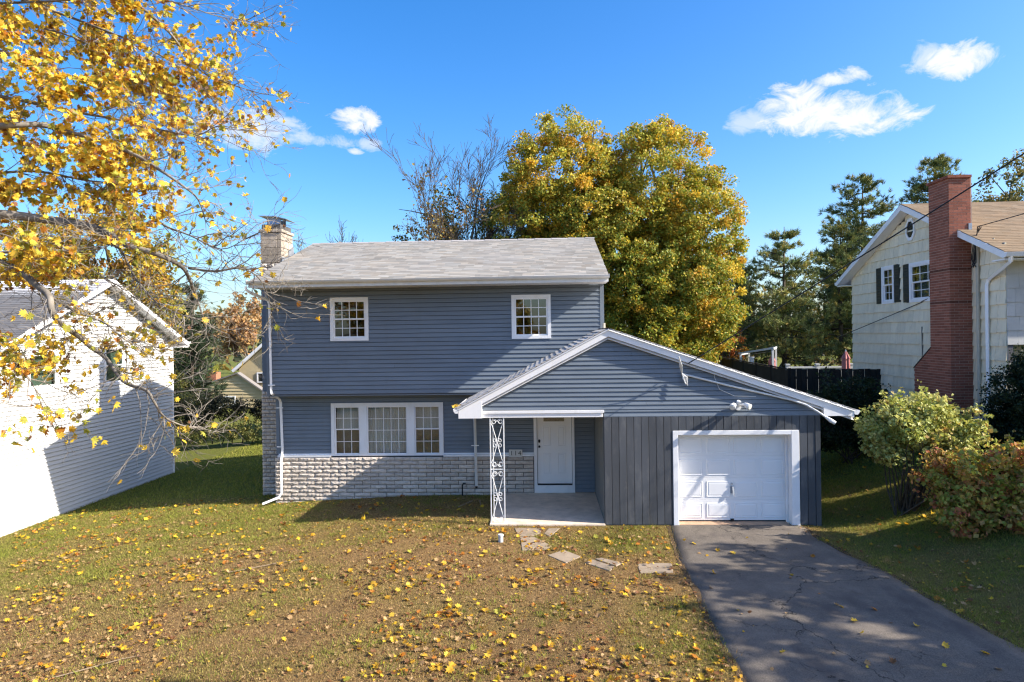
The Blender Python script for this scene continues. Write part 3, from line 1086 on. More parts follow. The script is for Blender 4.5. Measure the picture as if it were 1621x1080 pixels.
MB().tube([(-2.0, YL - .2, .285), (-2.0, YL - .2, .22)], .036, 8).build('outlet', M['black'], ds2)
m = MB(); m.tube([(-2.40, YL - .22, -.1), (-2.40, YL - .22, .30), (-2.37, YL - .22, .36), (-2.30, YL - .22, .36)], .022, 8); m.build('vent_pipe', M['black'], house)
m = MB(); m.tube([(-2.05, 18.2, .02), (-2.35, 17.5, .03)], .015, 5); m.tube([(-1.85, 18.2, .02), (-1.75, 17.6, .03)], .015, 5); m.build('splash_guide', M['stick'], house)

# --- garage and porch
YG = 15.9
GX0, GX1 = 1.38, 6.40
GD = (3.12, 5.75, .03, 2.14)
mpG = front(YG)
gw = core_wall('garage_front_wall', house, mpG, GX0, GX1, -.3, 2.66, [(3.10, 5.77, -.3, 2.15)], M['core'], .28)
nb = 28
bw_ = (GX1 - GX0 - .10) / nb
for i in range(nb):
    x0 = GX0 + i * bw_
    a_, b_ = x0 + .005, x0 + bw_ - .005
    th = .020 + .004 * random.random()
    if b_ < 3.01 or a_ > 5.92:
        MB(mpG).box(a_, b_, 0, th, .02, 2.585).build('vertical_board', M['board_dark'], gw, bevel=.004)
    elif a_ > 3.0 and b_ < 5.93:
        MB(mpG).box(a_, b_, 0, th, 2.25, 2.585).build('vertical_board', M['board_dark'], gw, bevel=.004)
    else:
        m = MB(mpG)
        m.box(a_, b_, 0, th, 2.25, 2.585)
        if a_ < 3.0: m.box(a_, 2.995, 0, th, .02, 2.25)
        if b_ > 5.93: m.box(5.935, b_, 0, th, .02, 2.25)
        m.build('vertical_board', M['board_dark'], gw)
MB(mpG).box(GX1 - .094, GX1 + .02, -.02, .032, .0, 2.585).build('corner_board', M['board_dark'], gw)
# side and back walls
gs = core_wall('garage_side_wall', house, westface(GX0), YG + .001, YL, -.2, 2.7, [], plain('porch_wall', (.13, .135, .135), .7, .1, 3, .4))
for i in range(9):
    y0 = YG + .02 + i * .32
    if y0 + .31 < YL:
        MB(westface(GX0)).box(y0, y0 + .312, 0, .012, .06, 2.7).build('wall_panel', plain('porch_panel', (.14, .15, .15), .7, .1) if i == 0 else bpy.data.materials['porch_panel'], gs)
core_wall('garage_side_wall', house, eastface(GX1), YG + .001, 22.5, -.3, 2.62, [], M['blue_siding'])
core_wall('garage_back_wall', house, lambda u, d, z: (u, 22.5 + d, z), HX1, GX1 - .001, -.3, 2.62, [], M['blue_siding'])
MB().box(GX0 + .16, GX1 - .16, YG + .15, 22.3, -.05, .02).build('garage_floor', M['concrete'], house)

# garage door casing and sectional door
m = MB(mpG)
m.box(2.997, 3.118, -.29, .035, -.02, 2.245); m.box(5.752, 5.932, -.29, .035, -.02, 2.245); m.box(3.118, 5.752, -.29, .034, 2.14, 2.245)
m.box(5.70, 5.751, -.28, -.20, .0, 2.14)
gc = m.build('garage_door_casing', M['white'], house, bevel=.006)
gd_y = YG + .265
mpD = front(gd_y)
gdoor = MB(mpD).box(3.10, 5.70, -.05, -.012, .05, 2.16).build('garage_door', M['white_door'], house)
sec = [(.05, .545), (.549, 1.07), (1.074, 1.595), (1.599, 2.16)]
PX = [(3.19, 3.74), (3.84, 4.40), (4.49, 5.04), (5.13, 5.66)]
for z0, z1 in sec:
    st = MB(mpD)
    st.box(3.10, 5.70, -.012, .0, z0, z1)
    so = st.build('door_section', M['white_door'], gdoor, bevel=.003)
    top = .08 if z1 < 2.1 else .12
    for x0, x1 in PX:
        m = MB(mpD)
        a_, b_, c_, d_ = x0, x1, z0 + .06, z1 - top
        o_, i_ = 0.0, .030
        # raised panel: a moulded rim round a slightly domed field
        v = []
        for t__, dd_ in ((0, .0005), (.012, .012), (.03, .003), (.055, .010)):
            v += [(a_ + t__, dd_, c_ + t__), (b_ - t__, dd_, c_ + t__), (b_ - t__, dd_, d_ - t__), (a_ + t__, dd_, d_ - t__)]
        f = []
        for r_ in range(3):
            for k in range(4):
                f.append((r_ * 4 + k, r_ * 4 + (k + 1) % 4, (r_ + 1) * 4 + (k + 1) % 4, (r_ + 1) * 4 + k))
        f.append((12, 13, 14, 15))
        m.add(v, f)
        m.build('raised_panel', M['white_door'], gdoor)
m = MB(); m.tube([(4.44, gd_y, .93), (4.44, gd_y - .035, .93)], .022, 8); m.box(4.405, 4.475, gd_y - .02, gd_y, .70, .88)
m.bar((4.45, gd_y - .035, .86), (4.46, gd_y - .06, .68), .03, .02); m.build('door_handle', M['metal'], gdoor)
MB().box(4.395, 4.475, gd_y - .03, gd_y, .03, .09).build('bottom_latch', M['black'], gdoor)
MB().box(3.12, 5.70, gd_y + .001, gd_y + .03, .015, .05).build('bottom_seal', M['black'], gdoor)
MB().box(3.118, 5.70, YG - .02, YG + .26, -.03, .022).build('garage_sill', plain('sandstone_sill', (.42, .27, .17), .85, .15, 5, .4), house)

# --- porch slab and header
m = MB(); m.box(-1.38, GX0 - .001, YG - .06, YL - .001, -.3, .045)
m.build('porch_slab', M['concrete'], house, bevel=.008)
HZ0, HZ1 = 2.585, 2.735
hb = MB(); hb.box(-1.52, 1.36, YG - .03, YG + .12, HZ0, HZ1); hb.box(-1.52, 1.385, YG - .052, YG - .03, HZ0 + .10, HZ1 + .02)
header = hb.build('porch_header', M['white'], house, bevel=.004)
MB().box(-1.9, GX0, YG + .1, YL, 2.70, 2.73).build('porch_ceiling', M['white'], house)

# --- gable over garage and porch
RGX, RGZ = 1.50, 4.70          # ridge (top of roof deck)
EL, ER = (-2.08, 2.84), (7.15, 2.74)
kl = (RGZ - EL[1]) / (RGX - EL[0]); kr = (RGZ - ER[1]) / (ER[0] - RGX)


def gable_range(z):
    t_ = z + .16
    return (max(RGX - (RGZ - t_) / kl, -1.55), min(RGX + (RGZ - t_) / kr, GX1 + .02))


gb = MB(); gb.prism([(-1.5, YG + .021, 2.74), (-1.5, YG + .021, 2.93), (RGX, YG + .021, RGZ - .14), (GX1, YG + .021, 2.86), (GX1, YG + .021, 2.62), (1.37, YG + .021, 2.62), (1.37, YG + .021, 2.74)], (0, .1, 0))
gable = gb.build('gable_wall', M['core'], house)
zb0 = 2.60
e = .1065
i0 = 0
siding(gable, mpG, zb0, 2.765, e, .026, lambda z: (1.388, gable_range(z)[1]), [], M['blue_siding'])
siding(gable, mpG, 2.765, RGZ - .16, e, .026, gable_range, [], M['blue_siding'], joints=.25)
MB(mpG).box(1.388, GX1 + .02, 0, .024, 2.585, 2.60).build('starter_strip', M['blue_trim'], gable)

# roof deck of the garage, two unequal slopes running back
YF = YG - .13
m = MB()
m.prism([(EL[0], YF + .02, EL[1] - .01), (RGX, YF + .02, RGZ - .01), (RGX, YF + .02, RGZ - .11), (EL[0], YF + .02, EL[1] - .11)], (0, YU - YF, 0))
m.prism([(ER[0], YF + .02, ER[1] - .01), (RGX, YF + .02, RGZ - .01), (RGX, YF + .02, RGZ - .11), (ER[0], YF + .02, ER[1] - .11)], (0, 22.8 - YF, 0))
groof = m.build('garage_roof', M['white'], house)
sll, slr = math.hypot(1, kl), math.hypot(1, kr)


def fnGL(u, s, h):
    n_ = (-kl / sll, 0, 1 / sll)
    return (EL[0] - .03 + s / sll + n_[0] * h, YF - .03 + u, EL[1] - .012 + kl * s / sll + n_[2] * h)


def fnGR(u, s, h):
    n_ = (kr / slr, 0, 1 / slr)
    return (ER[0] + .03 - s / slr + n_[0] * h, YF - .03 + u, ER[1] - .012 + kr * s / slr + n_[2] * h)


WLs = (RGX - EL[0] + .03) * sll
nrow = int(WLs / .142)
for i in range(nrow):                                  # the near slope: each course of shingles is a piece
    vs, fs, cs = [], [], []
    s0, s1 = i * .142, min((i + 1) * .142 + .03, WLs)
    u, n, L_ = -(i % 2) * .15, 0, YU - YF
    k0 = random.uniform(.85, 1.12)
    while u < L_:
        a_, b_ = max(u, 0), min(u + .294, L_)
        u += .30
        if b_ - a_ < .03: continue
        t_ = .026 * random.uniform(.85, 1.2)
        q = [(a_, s0, t_), (b_, s0, t_), (b_, s1, .003), (a_, s1, .003), (a_, s0, -.012), (b_, s0, -.012), (b_, s1, -.012), (a_, s1, -.012)]
        vs += [fnGL(*p) for p in q]
        fs += [(n, n + 1, n + 2, n + 3), (n + 4, n + 5, n + 1, n), (n + 5, n + 6, n + 2, n + 1), (n + 7, n + 4, n, n + 3)]
        k = k0 * random.uniform(.85, 1.15)
        cs += [(.47 * k, .45 * k, .43 * k)] * 8
        n += 8
    fast_mesh('shingle_course', np.array(vs), np.array(fs), M['shingle'], groof, np.array(cs))
shingle_roof('shingles', groof, fnGR, 22.8 - YF, (ER[0] - RGX + .03) * slr, .142, .30, M['shingle'], (.47, .45, .43))
m = MB()
for i in range(24):
    y0 = YF - .04 + i * .2
    if y0 > YU: break
    m.add([(RGX - .13, y0, RGZ - .06), (RGX, y0, RGZ + .012), (RGX + .13, y0, RGZ - .035), (RGX - .13, y0 + .23, RGZ - .066), (RGX, y0 + .23, RGZ + .004), (RGX + .13, y0 + .23, RGZ - .041)], [(0, 1, 4, 3), (1, 2, 5, 4)])
o = m.build('ridge_cap', M['shingle_dark'], groof)
at = o.data.color_attributes.new('Col', 'FLOAT_COLOR', 'POINT')
for d_ in at.data: d_.color = (.40, .38, .37, 1)
MB().tube([(1.62, 18.2, 4.5), (1.62, 18.2, 4.86)], .04, 8).build('roof_vent_pipe', M['pipe_tan'], groof)

# rake boards: fascia with a sloping crown strip above and a bed mould below
def rake(x0, z0, x1, z1, name):
    m = MB()
    y0, y1 = YF - .01, YF + .02
    m.prism([(x0, y0, z0 - .20), (x1, y0, z1 - .20), (x1, y0, z1 - .045), (x0, y0, z0 - .045)], (0, .03, 0))
    o_ = m.build(name, M['white'], house)
    m = MB()                                           # crown strip, tilted to the sky
    m.add([(x0, y0 - .035, z0 - .045), (x1, y0 - .035, z1 - .045), (x1, y0 + .02, z1 - .006), (x0, y0 + .02, z0 - .006), (x0, y0 + .02, z0 - .05), (x1, y0 + .02, z1 - .05)],
          [(0, 1, 2, 3), (0, 4, 5, 1), (2, 5, 4, 3), (0, 3, 4), (1, 5, 2)])
    m.build('drip_edge', M['white'], o_)
    m = MB()
    m.add([(x0, y1 + .0, z0 - .26), (x1, y1, z1 - .26), (x1, YG - .03, z1 - .205), (x0, YG - .03, z0 - .205), (x0, YG - .03, z0 - .27), (x1, YG - .03, z1 - .27)],
          [(0, 1, 2, 3), (0, 4, 5, 1), (2, 5, 4, 3), (0, 3, 4), (1, 5, 2)])
    m.build('bed_mould', M['white'], o_)
    m = MB(); m.prism([(x0, y1, z0 - .2), (x1, y1, z1 - .2), (x1, y1, z1 - .19), (x0, y1, z0 - .19)], (0, YG - y1 - .0, 0))
    m.build('rake_soffit', M['white'], o_)
    return o_


rake(EL[0], EL[1], RGX, RGZ, 'rake_board')
rake(RGX, RGZ, ER[0], ER[1], 'rake_board')
m = MB(); m.prism([(EL[0], YF - .014, EL[1] - .06), (EL[0], YF - .014, 2.59), (-1.52, YF - .014, 2.59), (-1.52, YF - .014, EL[1] + .19 * (-1.5 - EL[0]) / .5 - .06)], (0, .2, 0))
m.build('eave_return', M['white'], house)
m = MB(); m.prism([(ER[0], YF - .012, ER[1] - .06), (ER[0], YF - .012, 2.59), (6.46, YF - .012, 2.58), (6.46, YF - .012, ER[1] + .10)], (0, .2, 0))
m.build('eave_return', M['white'], house)


def end_gutter(x, z, sgn, y0, y1):
    m = MB()
    prof = [(0, -.07), (.07, -.07), (.105, -.02), (.115, .03), (.10, .03), (.09, -.015), (.06, -.058), (0, -.058)]
    m.prism([(x + sgn * a_, y0, z + b_) for a_, b_ in prof], (0, y1 - y0, 0))
    m.prism([(x + sgn * a_, y0 - .003, z + b_) for a_, b_ in ((0, -.07), (.07, -.07), (.105, -.02), (.115, .03), (0, .03))], (0, .004, 0))
    return m.build('gutter', M['white'], house)


end_gutter(EL[0] - .012, EL[1] - .06, -1, YF - .02, YU - .02)
end_gutter(ER[0] + .012, ER[1] - .06, 1, YF - .02, 22.8)

# --- wrought iron porch column: two uprights, scrolls and crossed bars
col = MB()
xa, xb, yc = -1.335, -1.01, YG - .005
col.box(xa - .013, xa + .013, yc - .013, yc + .013, .045, HZ0)
pc = col.build('porch_column', M['iron_white'], house)
MB().box(xb - .013, xb + .013, yc - .013, yc + .013, .045, HZ0).build('upright', M['iron_white'], pc)
MB().box(xa + .045, xa + .066, yc + .12, yc + .141, .045, HZ0).build('upright', M['iron_white'], pc)
MB().box(xa - .03, xb + .03, yc - .03, yc + .03, .046, .056).build('foot_plate', M['iron_white'], pc)
xm_ = (xa + xb) / 2


def scroll(cx, cz, r, a0, turns, sgn):
    pts = []
    for i in range(22):
        t_ = i / 21
        a_ = a0 + sgn * t_ * turns * 2 * math.pi
        q = r * (1 - .55 * t_)
        pts.append((cx + q * math.cos(a_), yc, cz + q * math.sin(a_)))
    MB().tube(pts, .0085, 5).build('scroll', M['iron_white'], pc)


def vpair(zc, up):
    for s_ in (-1, 1):
        scroll(xm_ + s_ * .074, zc, .066, R(90 if up else -90) if False else (0 if s_ < 0 else math.pi), 1.3, (1 if s_ < 0 else -1) * (1 if up else -1))


for z0_, z1_ in ((.06, 1.32), (1.38, 2.58)):
    zc = (z0_ + z1_) / 2
    H_ = (z1_ - z0_)
    vpair(z1_ - .09, True)
    vpair(z0_ + .09, False)
    for s_ in (-1, 1):
        m = MB(); m.tube([(xm_ + s_ * .145, yc, z1_ - .12), (xm_ + s_ * .11, yc, z1_ - .2), (xm_ + s_ * .02, yc, zc + .09), (xm_ - s_ * .0 + s_ * .008, yc, zc), (xm_ + s_ * .02, yc, zc - .09), (xm_ + s_ * .11, yc, z0_ + .2), (xm_ + s_ * .145, yc, z0_ + .12)], .0085, 5)
        m.build('cross_bar', M['iron_white'], pc)
        scroll(xm_ + s_ * .06, zc + .055, .05, (math.pi if s_ > 0 else 0), 1.2, -s_)
        scroll(xm_ + s_ * .06, zc - .055, .05, (math.pi if s_ > 0 else 0), 1.2, s_)
MB().box(xa, xb, yc - .006, yc + .006, 1.335, 1.36).build('rail', M['iron_white'], pc)

# --- twin floodlight, conduit with weatherhead and loose cable on the gable
fl = MB(); fl.tube([(4.52, YG - .018, 2.80), (4.52, YG - .075, 2.80)], [.085, .075], 14)
flood = fl.build('floodlight', M['iron_white'], house)
for s_ in (-1, 1):
    m = MB()
    b0 = Vector((4.52 + s_ * .03, YG - .08, 2.84)); b1 = b0 + Vector((s_ * .10, -.10, .03)); b2 = b1 + Vector((s_ * .07, -.11, -.05))
    m.tube([b0, b0.lerp(b1, .5), b1, b1.lerp(b2, .4), b2], [.02, .032, .045, .065, .075], 12)
    lo_ = m.build('lamp_head', M['iron_white'], flood)
    m = MB(); m.tube([b2 + (b2 - b1).normalized() * .001, b2 + (b2 - b1).normalized() * .016], [.068, .05], 12); m.build('lens', M['lamp_glass'], lo_)
m = MB(); m.tube([(4.52, YG - .07, 2.83), (4.52, YG - .12, 2.93), (4.52, YG - .17, 2.90)], [.03, .05, .045], 10); m.build('sensor', M['iron_white'], flood)
m = MB()
cpts = [(3.21, YG - .06, 3.60), (4.26, YG - .06, 3.32), (5.21, YG - .07, 3.09), (5.75, YG - .09, 2.955), (6.05, YG - .16, 2.85), (6.28, YG - .30, 2.69), (6.46, YG - .42, 2.54)]
m.tube(cpts, .024, 8)
cond = m.build('service_conduit', M['cable_white'], house, smooth=True)
MB().tube([(6.40, YG - .385, 2.59), (6.50, YG - .44, 2.51), (6.58, YG - .47, 2.46)], [.03, .05, .042], 10).build('weatherhead', M['cable_white'], cond)
for k in range(4):
    p = Vector((3.22, YG - .07, 3.60))
    a_ = random.uniform(-.5, .5)
    pts = [p + Vector((-.12, -.3, .42)), p + Vector((-.09 + .02 * k, -.2, .2)), p + Vector((0, -.02, 0)), p + Vector((.02 + .05 * a_, -.05, -.12)), p + Vector((.06 + .05 * a_ + .02 * k, -.06, -.22 - .02 * k)), p + Vector((.03 + .03 * k, -.05, -.08)), p + Vector((0, -.03, .01))]
    MB().tube(pts, .008, 5).build('loose_cable', M['cable_white'], cond)
pts = [(4.05, YG - .05, 3.85), (3.98, YG - .05, 3.52), (4.1, YG - .04, 3.22), (4.45, YG - .04, 3.06), (4.95, YG - .03, 3.04)]
MB().tube(pts, .006, 5).build('loose_cable', M['cable_white'], cond)
MB().tube([(4.0, YF - .0, 3.78), (4.3, YG - .1, 3.62), (4.62, YG - .05, 3.42)], .012, 5).build('drop_cable', M['cable_black'], cond)

# ================================================================== the white house
XW = -14.83
WY0, WY1, WYR = 17.35, 25.75, 21.55
WZE, WZR, WZ0 = 4.42, 6.66, -1.2
wh = root('white_house', (-19.5, 21.5, -.75), 'white vinyl-sided house with grey roof behind the yellow maple branches', 'house')
mpW = eastface(XW)
wins_w = [(18.30, 19.55, 3.15, 4.28), (21.60, 22.72, 3.05, 4.40)]
ww = core_wall('gable_side_wall', wh, mpW, WY0 - .42, WY1, WZ0, WZE, [(a + .08, b - .08, c + .08, d - .08) for a, b, c, d in wins_w], M['core'])
siding(ww, mpW, -.80, WZE, .128, .040, lambda z: (WY0 - .40, WY1 - .09), wins_w, M['white_vinyl'], gap=.022)
MB(mpW).box(WY1 - .088, WY1 + .01, 0, .03, -.9, WZE).build('corner_post', M['white'], ww)
g = MB(); g.prism([(XW - .02, WY0, WZE), (XW - .02, WY1, WZE), (XW - .02, WYR, WZR - .16)], (-.12, 0, 0))
g.build('gable_core', M['core'], ww)
kw = (WZR - .16 - WZE) / (WY1 - WYR)
vent = (20.85, 21.35, 5.55, 6.05)
siding(ww, mpW, WZE, WZR - .2, .128, .040, lambda z: (WYR - (WZR - .16 - z) / kw, WYR + (WZR - .16 - z) / kw), [vent], M['white_vinyl'], gap=.022)
m = MB(mpW); frame_rect(m, *vent, .05, -.02, .03)
vo_ = m.build('gable_vent', M['white'], wh)
for i in range(6):
    MB(mpW).add([(vent[0] + .05, .0, vent[2] + .06 + i * .066), (vent[1] - .05, .0, vent[2] + .06 + i * .066), (vent[1] - .05, -.03, vent[2] + .13 + i * .066), (vent[0] + .05, -.03, vent[2] + .13 + i * .066)], [(0, 1, 2, 3)]).build('louvre', M['white'], vo_)
blind = plain('green_grey_blind', (.62, .70, .58), .8, .08)
for wdw in wins_w:
    hung_window(wh, mpW, *wdw, 1, 1, .09, blind)
for nm, mp, a, b in (('front_wall', front(WY0 - .42), -24.5, XW - .001), ('back_wall', lambda u, d, z: (u, WY1 + d, z), -24.5, XW - .001)):
    core_wall(nm, wh, mp, a, b, WZ0, WZE, [], M['white_vinyl'])
m = MB()
kq = (WZR - .02 - (WZE + .06)) / (WYR - (WY0 - .45))
for sgn in (-1, 1):
    e_ = WYR + sgn * (WYR - WY0 + .45)
    m.prism([(XW + .42, e_, WZE + .03), (XW + .42, WYR, WZR - .03), (XW + .42, WYR, WZR - .15), (XW + .42, e_, WZE - .09)], (-10.6, 0, 0))
wroof = m.build('roof', M['white'], wh)
Lw = 10.64
slw = math.hypot(1, kq)
for sgn in (-1, 1):
    def fnW(u, s, h, sgn=sgn):
        y = WYR + sgn * (WYR - WY0 + .47 - s / slw) + sgn * kq / slw * h
        return (XW + .45 - u, y, WZE + .03 + kq * s / slw + h / slw)
    shingle_roof('shingles', wroof, fnW, Lw, (WYR - WY0 + .47) * slw, .15, .33, M['shingle_dark'], (.135, .13, .13), .14)
for sgn in (-1, 1):
    e_ = WYR + sgn * (WYR - WY0 + .45)
    m = MB(); m.prism([(XW + .425, e_, WZE - .13), (XW + .425, WYR, WZR - .19), (XW + .425, WYR, WZR - .02), (XW + .425, e_, WZE + .04)], (.025, 0, 0))
    rb = m.build('rake_board', M['white'], wh)
    m = MB(); m.prism([(XW + .02, e_, WZE - .10), (XW + .02, WYR, WZR - .16), (XW + .02, WYR, WZR - .152), (XW + .02, e_, WZE - .092)], (.404, 0, 0)); m.build('rake_soffit', M['white'], rb)
m = MB(); m.box(XW, XW + .42, WY1 + .02, WY1 + .45, WZE - .16, WZE - .095); m.build('eave_box', M['white'], wh)
m = MB(); m.prism([(XW + .45, WY1 + .46, WZE - .02), (XW + .45, WY1 + .56, WZE - .02), (XW + .45, WY1 + .58, WZE + .06), (XW + .45, WY1 + .46, WZE + .06)], (-10.6, 0, 0)); m.build('gutter', M['white'], wh)

# ================================================================== the beige house
XB = 11.6
BY0, BY1, BYR = 17.25, 25.6, 21.4
BZE, BZR, BZ0 = 6.66, 8.5, .3
bh = root('beige_house', (16.5, 21.4, 1.2), 'beige shingled house with red brick chimney and dark green shutters', 'house')
mpB = westface(XB)
wins_b = [(22.55, 23.35, 5.45, 6.72), (20.05, 21.62, 5.42, 6.66)]
bw2 = core_wall('gable_side_wall', bh, mpB, BY0, BY1, BZ0, BZE, [(a + .08, b - .08, c + .08, d - .08) for a, b, c, d in wins_b], M['core'])
g = MB(); g.prism([(XB + .02, BY0, BZE), (XB + .02, BY1, BZE), (XB + .02, BYR, BZR - .14)], (.12, 0, 0)); g.build('gable_core', M['core'], bw2)
kb = (BZR - .14 - BZE) / (BY1 - BYR)
OCT = (21.5, 7.72)
CB = (11.0, 18.55, 19.5)     # brick stack: outer x, near y, far y
cand = []
for c in range(24):
    za = .9 + c * .356
    zb = za + .356
    if za < BZE - .05:
        ua, ub = BY0 + .005, BY1 - .005
        lo_u = lo_t = None
    u = BY0 + .003
    rq = random.Random(900 + c)
    while u < BY1 - .02:
        w_ = rq.choice((.2, .26, .3, .3, .34, .42))
        a, b = u, min(u + w_, BY1 - .003)
        u += w_
        if BY1 - u < .1: b = BY1 - .003; u = BY1
        mid = (a + b) / 2
        ztop = BZE + kb * (BY1 - BYR - abs(mid - BYR))
        if za > ztop - .10: continue
        z1 = min(zb + .02, ztop - .04)
        segs = [(za, z1)]
        for w__ in wins_b:
            if a < w__[1] and b > w__[0]:
                ns = []
                for s0, s1 in segs:
                    if w__[3] <= s0 or w__[2] >= s1: ns.append((s0, s1)); continue
                    if w__[2] > s0: ns.append((s0, w__[2]))
                    if w__[3] < s1: ns.append((w__[3], s1))
                segs = ns
                if a < w__[0]: b2 = w__[0]
        for s0, s1 in segs:
            if s1 - s0 < .03: continue
            cand.append((a + .0035, b - .0035, s0 + (rq.uniform(-.008, .008) if s0 == za else 0), s1, za))
vis = [q for q in cand if q[2] > 1.9 and not (CB[1] < (q[0] + q[1]) / 2 < CB[2])]
vis.sort(key=lambda q: q[0])
pick = set(id(q) for q in vis[:300])


def shake(m, q):
    a, b, z0, z1, za = q
    d = lambda z: .034 + (-.006 - .034) * (z - za) / .376
    m.hexa([(a, -.018, z0), (b, -.018, z0), (b, d(z0), z0), (a, d(z0), z0), (a, -.018, z1), (b, -.018, z1), (b, d(z1), z1), (a, d(z1), z1)])


rest = MB(mpB)
for q in cand:
    if id(q) in pick:
        m = MB(mpB); shake(m, q); m.build('shingle', M['beige'], bw2)
    else:
        shake(rest, q)
tag(rest.build('shingles', M['beige'], bw2), kind='stuff')
for k, wdw in enumerate(wins_b):
    w0 = hung_window(bh, mpB, *wdw, 2 if k == 0 else 3, 2, .10, M['curtain'])
    sides = [(wdw[1] + .02, wdw[1] + .36), (wdw[0] - .36, wdw[0] - .02)]
    for a, b in (sides if k == 0 else sides[:1]):
        sh = MB(mpB).box(a, b, .0, .035, wdw[2] + .02, wdw[3] - .02).build('shutter', M['shutter'], bh)
        for i in range(12):
            z = wdw[2] + .08 + i * .092
            MB(mpB).add([(a + .04, .036, z), (b - .04, .036, z), (b - .04, .046, z + .012), (a + .04, .046, z + .012), (a + .04, .036, z + .06), (b - .04, .036, z + .06)], [(0, 1, 2, 3), (3, 2, 5, 4)]).build('slat', M['shutter'], sh)
# octagonal window in the gable
def octo(r0, r1, d0, d1):
    m = MB(mpB)
    vs_, fs_ = [], []
    for k in range(8):
        a_ = R(22.5 + 45 * k)
        for r_, d_ in ((r0, d1), (r1, d1), (r1, d0)):
            vs_.append((OCT[0] + r_ * .72 * math.cos(a_), d_, OCT[1] + r_ * math.sin(a_)))
    for k in range(8):
        q = 3 * ((k + 1) % 8)
        fs_ += [(3 * k, 3 * k + 1, q + 1, q), (3 * k + 1, 3 * k + 2, q + 2, q + 1)]
    return m.add(vs_, fs_)


ow = octo(.27, .38, .0, .06).build('octagon_window', M['white'], bh)
m = MB(mpB); m.add([(OCT[0] + .27 * .72 * math.cos(R(22.5 + 45 * k)), .03, OCT[1] + .27 * math.sin(R(22.5 + 45 * k))) for k in range(8)], [tuple(range(8))])
m.build('pane', plain('dark_pane', (.03, .035, .035), .12, .2, 4, .1, 3, .6), ow)
# front walls, upper storey jettied forward
fu = core_wall('upper_front_wall', bh, front(BY0 + .001), XB + .01, 22, 4.13, BZE, [], M['core'])
for c in range(7):
    u = XB + .004
    rq = random.Random(700 + c)
    mrow = []
    while u < 15.0:
        w_ = rq.choice((.2, .26, .3, .34))
        z0 = 4.15 + c * .356
        m = MB(front(BY0))
        z1 = min(z0 + .37, BZE)
        d = lambda z: .022 - .016 * (z - z0) / .37
        m.hexa([(u, 0, z0), (u + w_ - .004, 0, z0), (u + w_ - .004, d(z0), z0), (u, d(z0), z0), (u, 0, z1), (u + w_ - .004, 0, z1), (u + w_ - .004, d(z1), z1), (u, d(z1), z1)])
        m.build('shingle', M['shaded_shake'], fu)
        u += w_
core_wall('lower_front_wall', bh, front(BY0 + .55), XB + .01, 22, BZ0, 4.12, [], M['shaded_shake'])
core_wall('back_wall', bh, lambda u, d, z: (u, BY1 + d, z), XB + .01, 22, BZ0, BZE, [], M['beige'])
# roof
m = MB()
kqb = (BZR - BZE) / (BYR - BY0 + .0)
ov = .5
for sgn in (-1, 1):
    e_ = BYR + sgn * (BYR - BY0 + ov)
    ze_ = BZR - kqb * (BYR - BY0 + ov)
    m.prism([(XB - .36, e_, ze_ + .0), (XB - .36, BYR, BZR), (XB - .36, BYR, BZR - .12), (XB - .36, e_, ze_ - .12)], (11, 0, 0))
broof = m.build('roof', M['white'], bh)
sb = math.hypot(1, kqb)
for sgn in (-1, 1):
    def fnBB(u, s, h, sgn=sgn):
        return (XB - .38 + u, BYR + sgn * (BYR - BY0 + ov + .02 - s / sb) + sgn * kqb / sb * h, BZR - kqb * (BYR - BY0 + ov) + .0 + kqb * s / sb + h / sb)
    shingle_roof('shingles', broof, fnBB, 11.0, (BYR - BY0 + ov + .02) * sb, .15, .33, M['shingle_tan'], (.22, .16, .105), .10, cut=lambda u, s, sgn=sgn: sgn < 0 and u < .40 and False)
for sgn in (-1, 1):
    e_ = BYR + sgn * (BYR - BY0 + ov)
    ze_ = BZR - kqb * (BYR - BY0 + ov)
    m = MB(); m.prism([(XB - .365, e_, ze_ - .17), (XB - .365, BYR, BZR - .19), (XB - .365, BYR, BZR - .01), (XB - .365, e_, ze_ + .0)], (-.025, 0, 0))
    rb = m.build('rake_board', M['white'], bh)
    m = MB(); m.prism([(XB - .36, e_, ze_ - .15), (XB - .36, BYR, BZR - .15), (XB - .36, BYR, BZR - .14), (XB - .36, e_, ze_ - .14)], (.335, 0, 0)); m.build('rake_soffit', M['white'], rb)
    m = MB(); a_, b_ = sorted((e_, BYR + sgn * (BYR - BY0 + .02))); m.box(XB - .36, XB + 10.5, a_, b_, ze_ - .20, ze_ - .17); m.build('eave_soffit', M['white'], bh)
    m = MB(); m.prism([(XB - .40, e_, ze_ - .15), (XB - .40, e_ + sgn * .10, ze_ - .13), (XB - .40, e_ + sgn * .13, ze_ - .03), (XB - .40, e_, ze_ - .03)], (11, 0, 0)); m.build('gutter', M['white'], bh)
ze_ = BZR - kqb * (BYR - BY0 + ov)
downspout('downspout', [(XB - .25, BY0 - ov - .06, ze_ - .12), (XB - .25, BY0 - ov - .03, ze_ - .25), (XB - .07, BY0 + .55, ze_ - .6), (XB - .07, BY0 + .62, ze_ - .75), (XB - .07, BY0 + .62, 1.2)], bh, None, .09)
MB().tube([(XB - .06, 18.25, 6.95), (XB - .06, 18.25, 1.2)], .045, 8).build('service_mast', M['pipe_tan'], bh)
MB().box(XB - .13, XB - .02, 18.1, 18.4, 1.5, 1.95).build('meter_box', plain('meter_grey', (.30, .32, .34), .5, .1), bh)
MB().tube([(XB - .03, 20.95, 4.65), (XB - .035, 20.92, 2.0)], .018, 6).build('thin_conduit', plain('dull_pipe', (.16, .15, .13), .7, .2), bh)
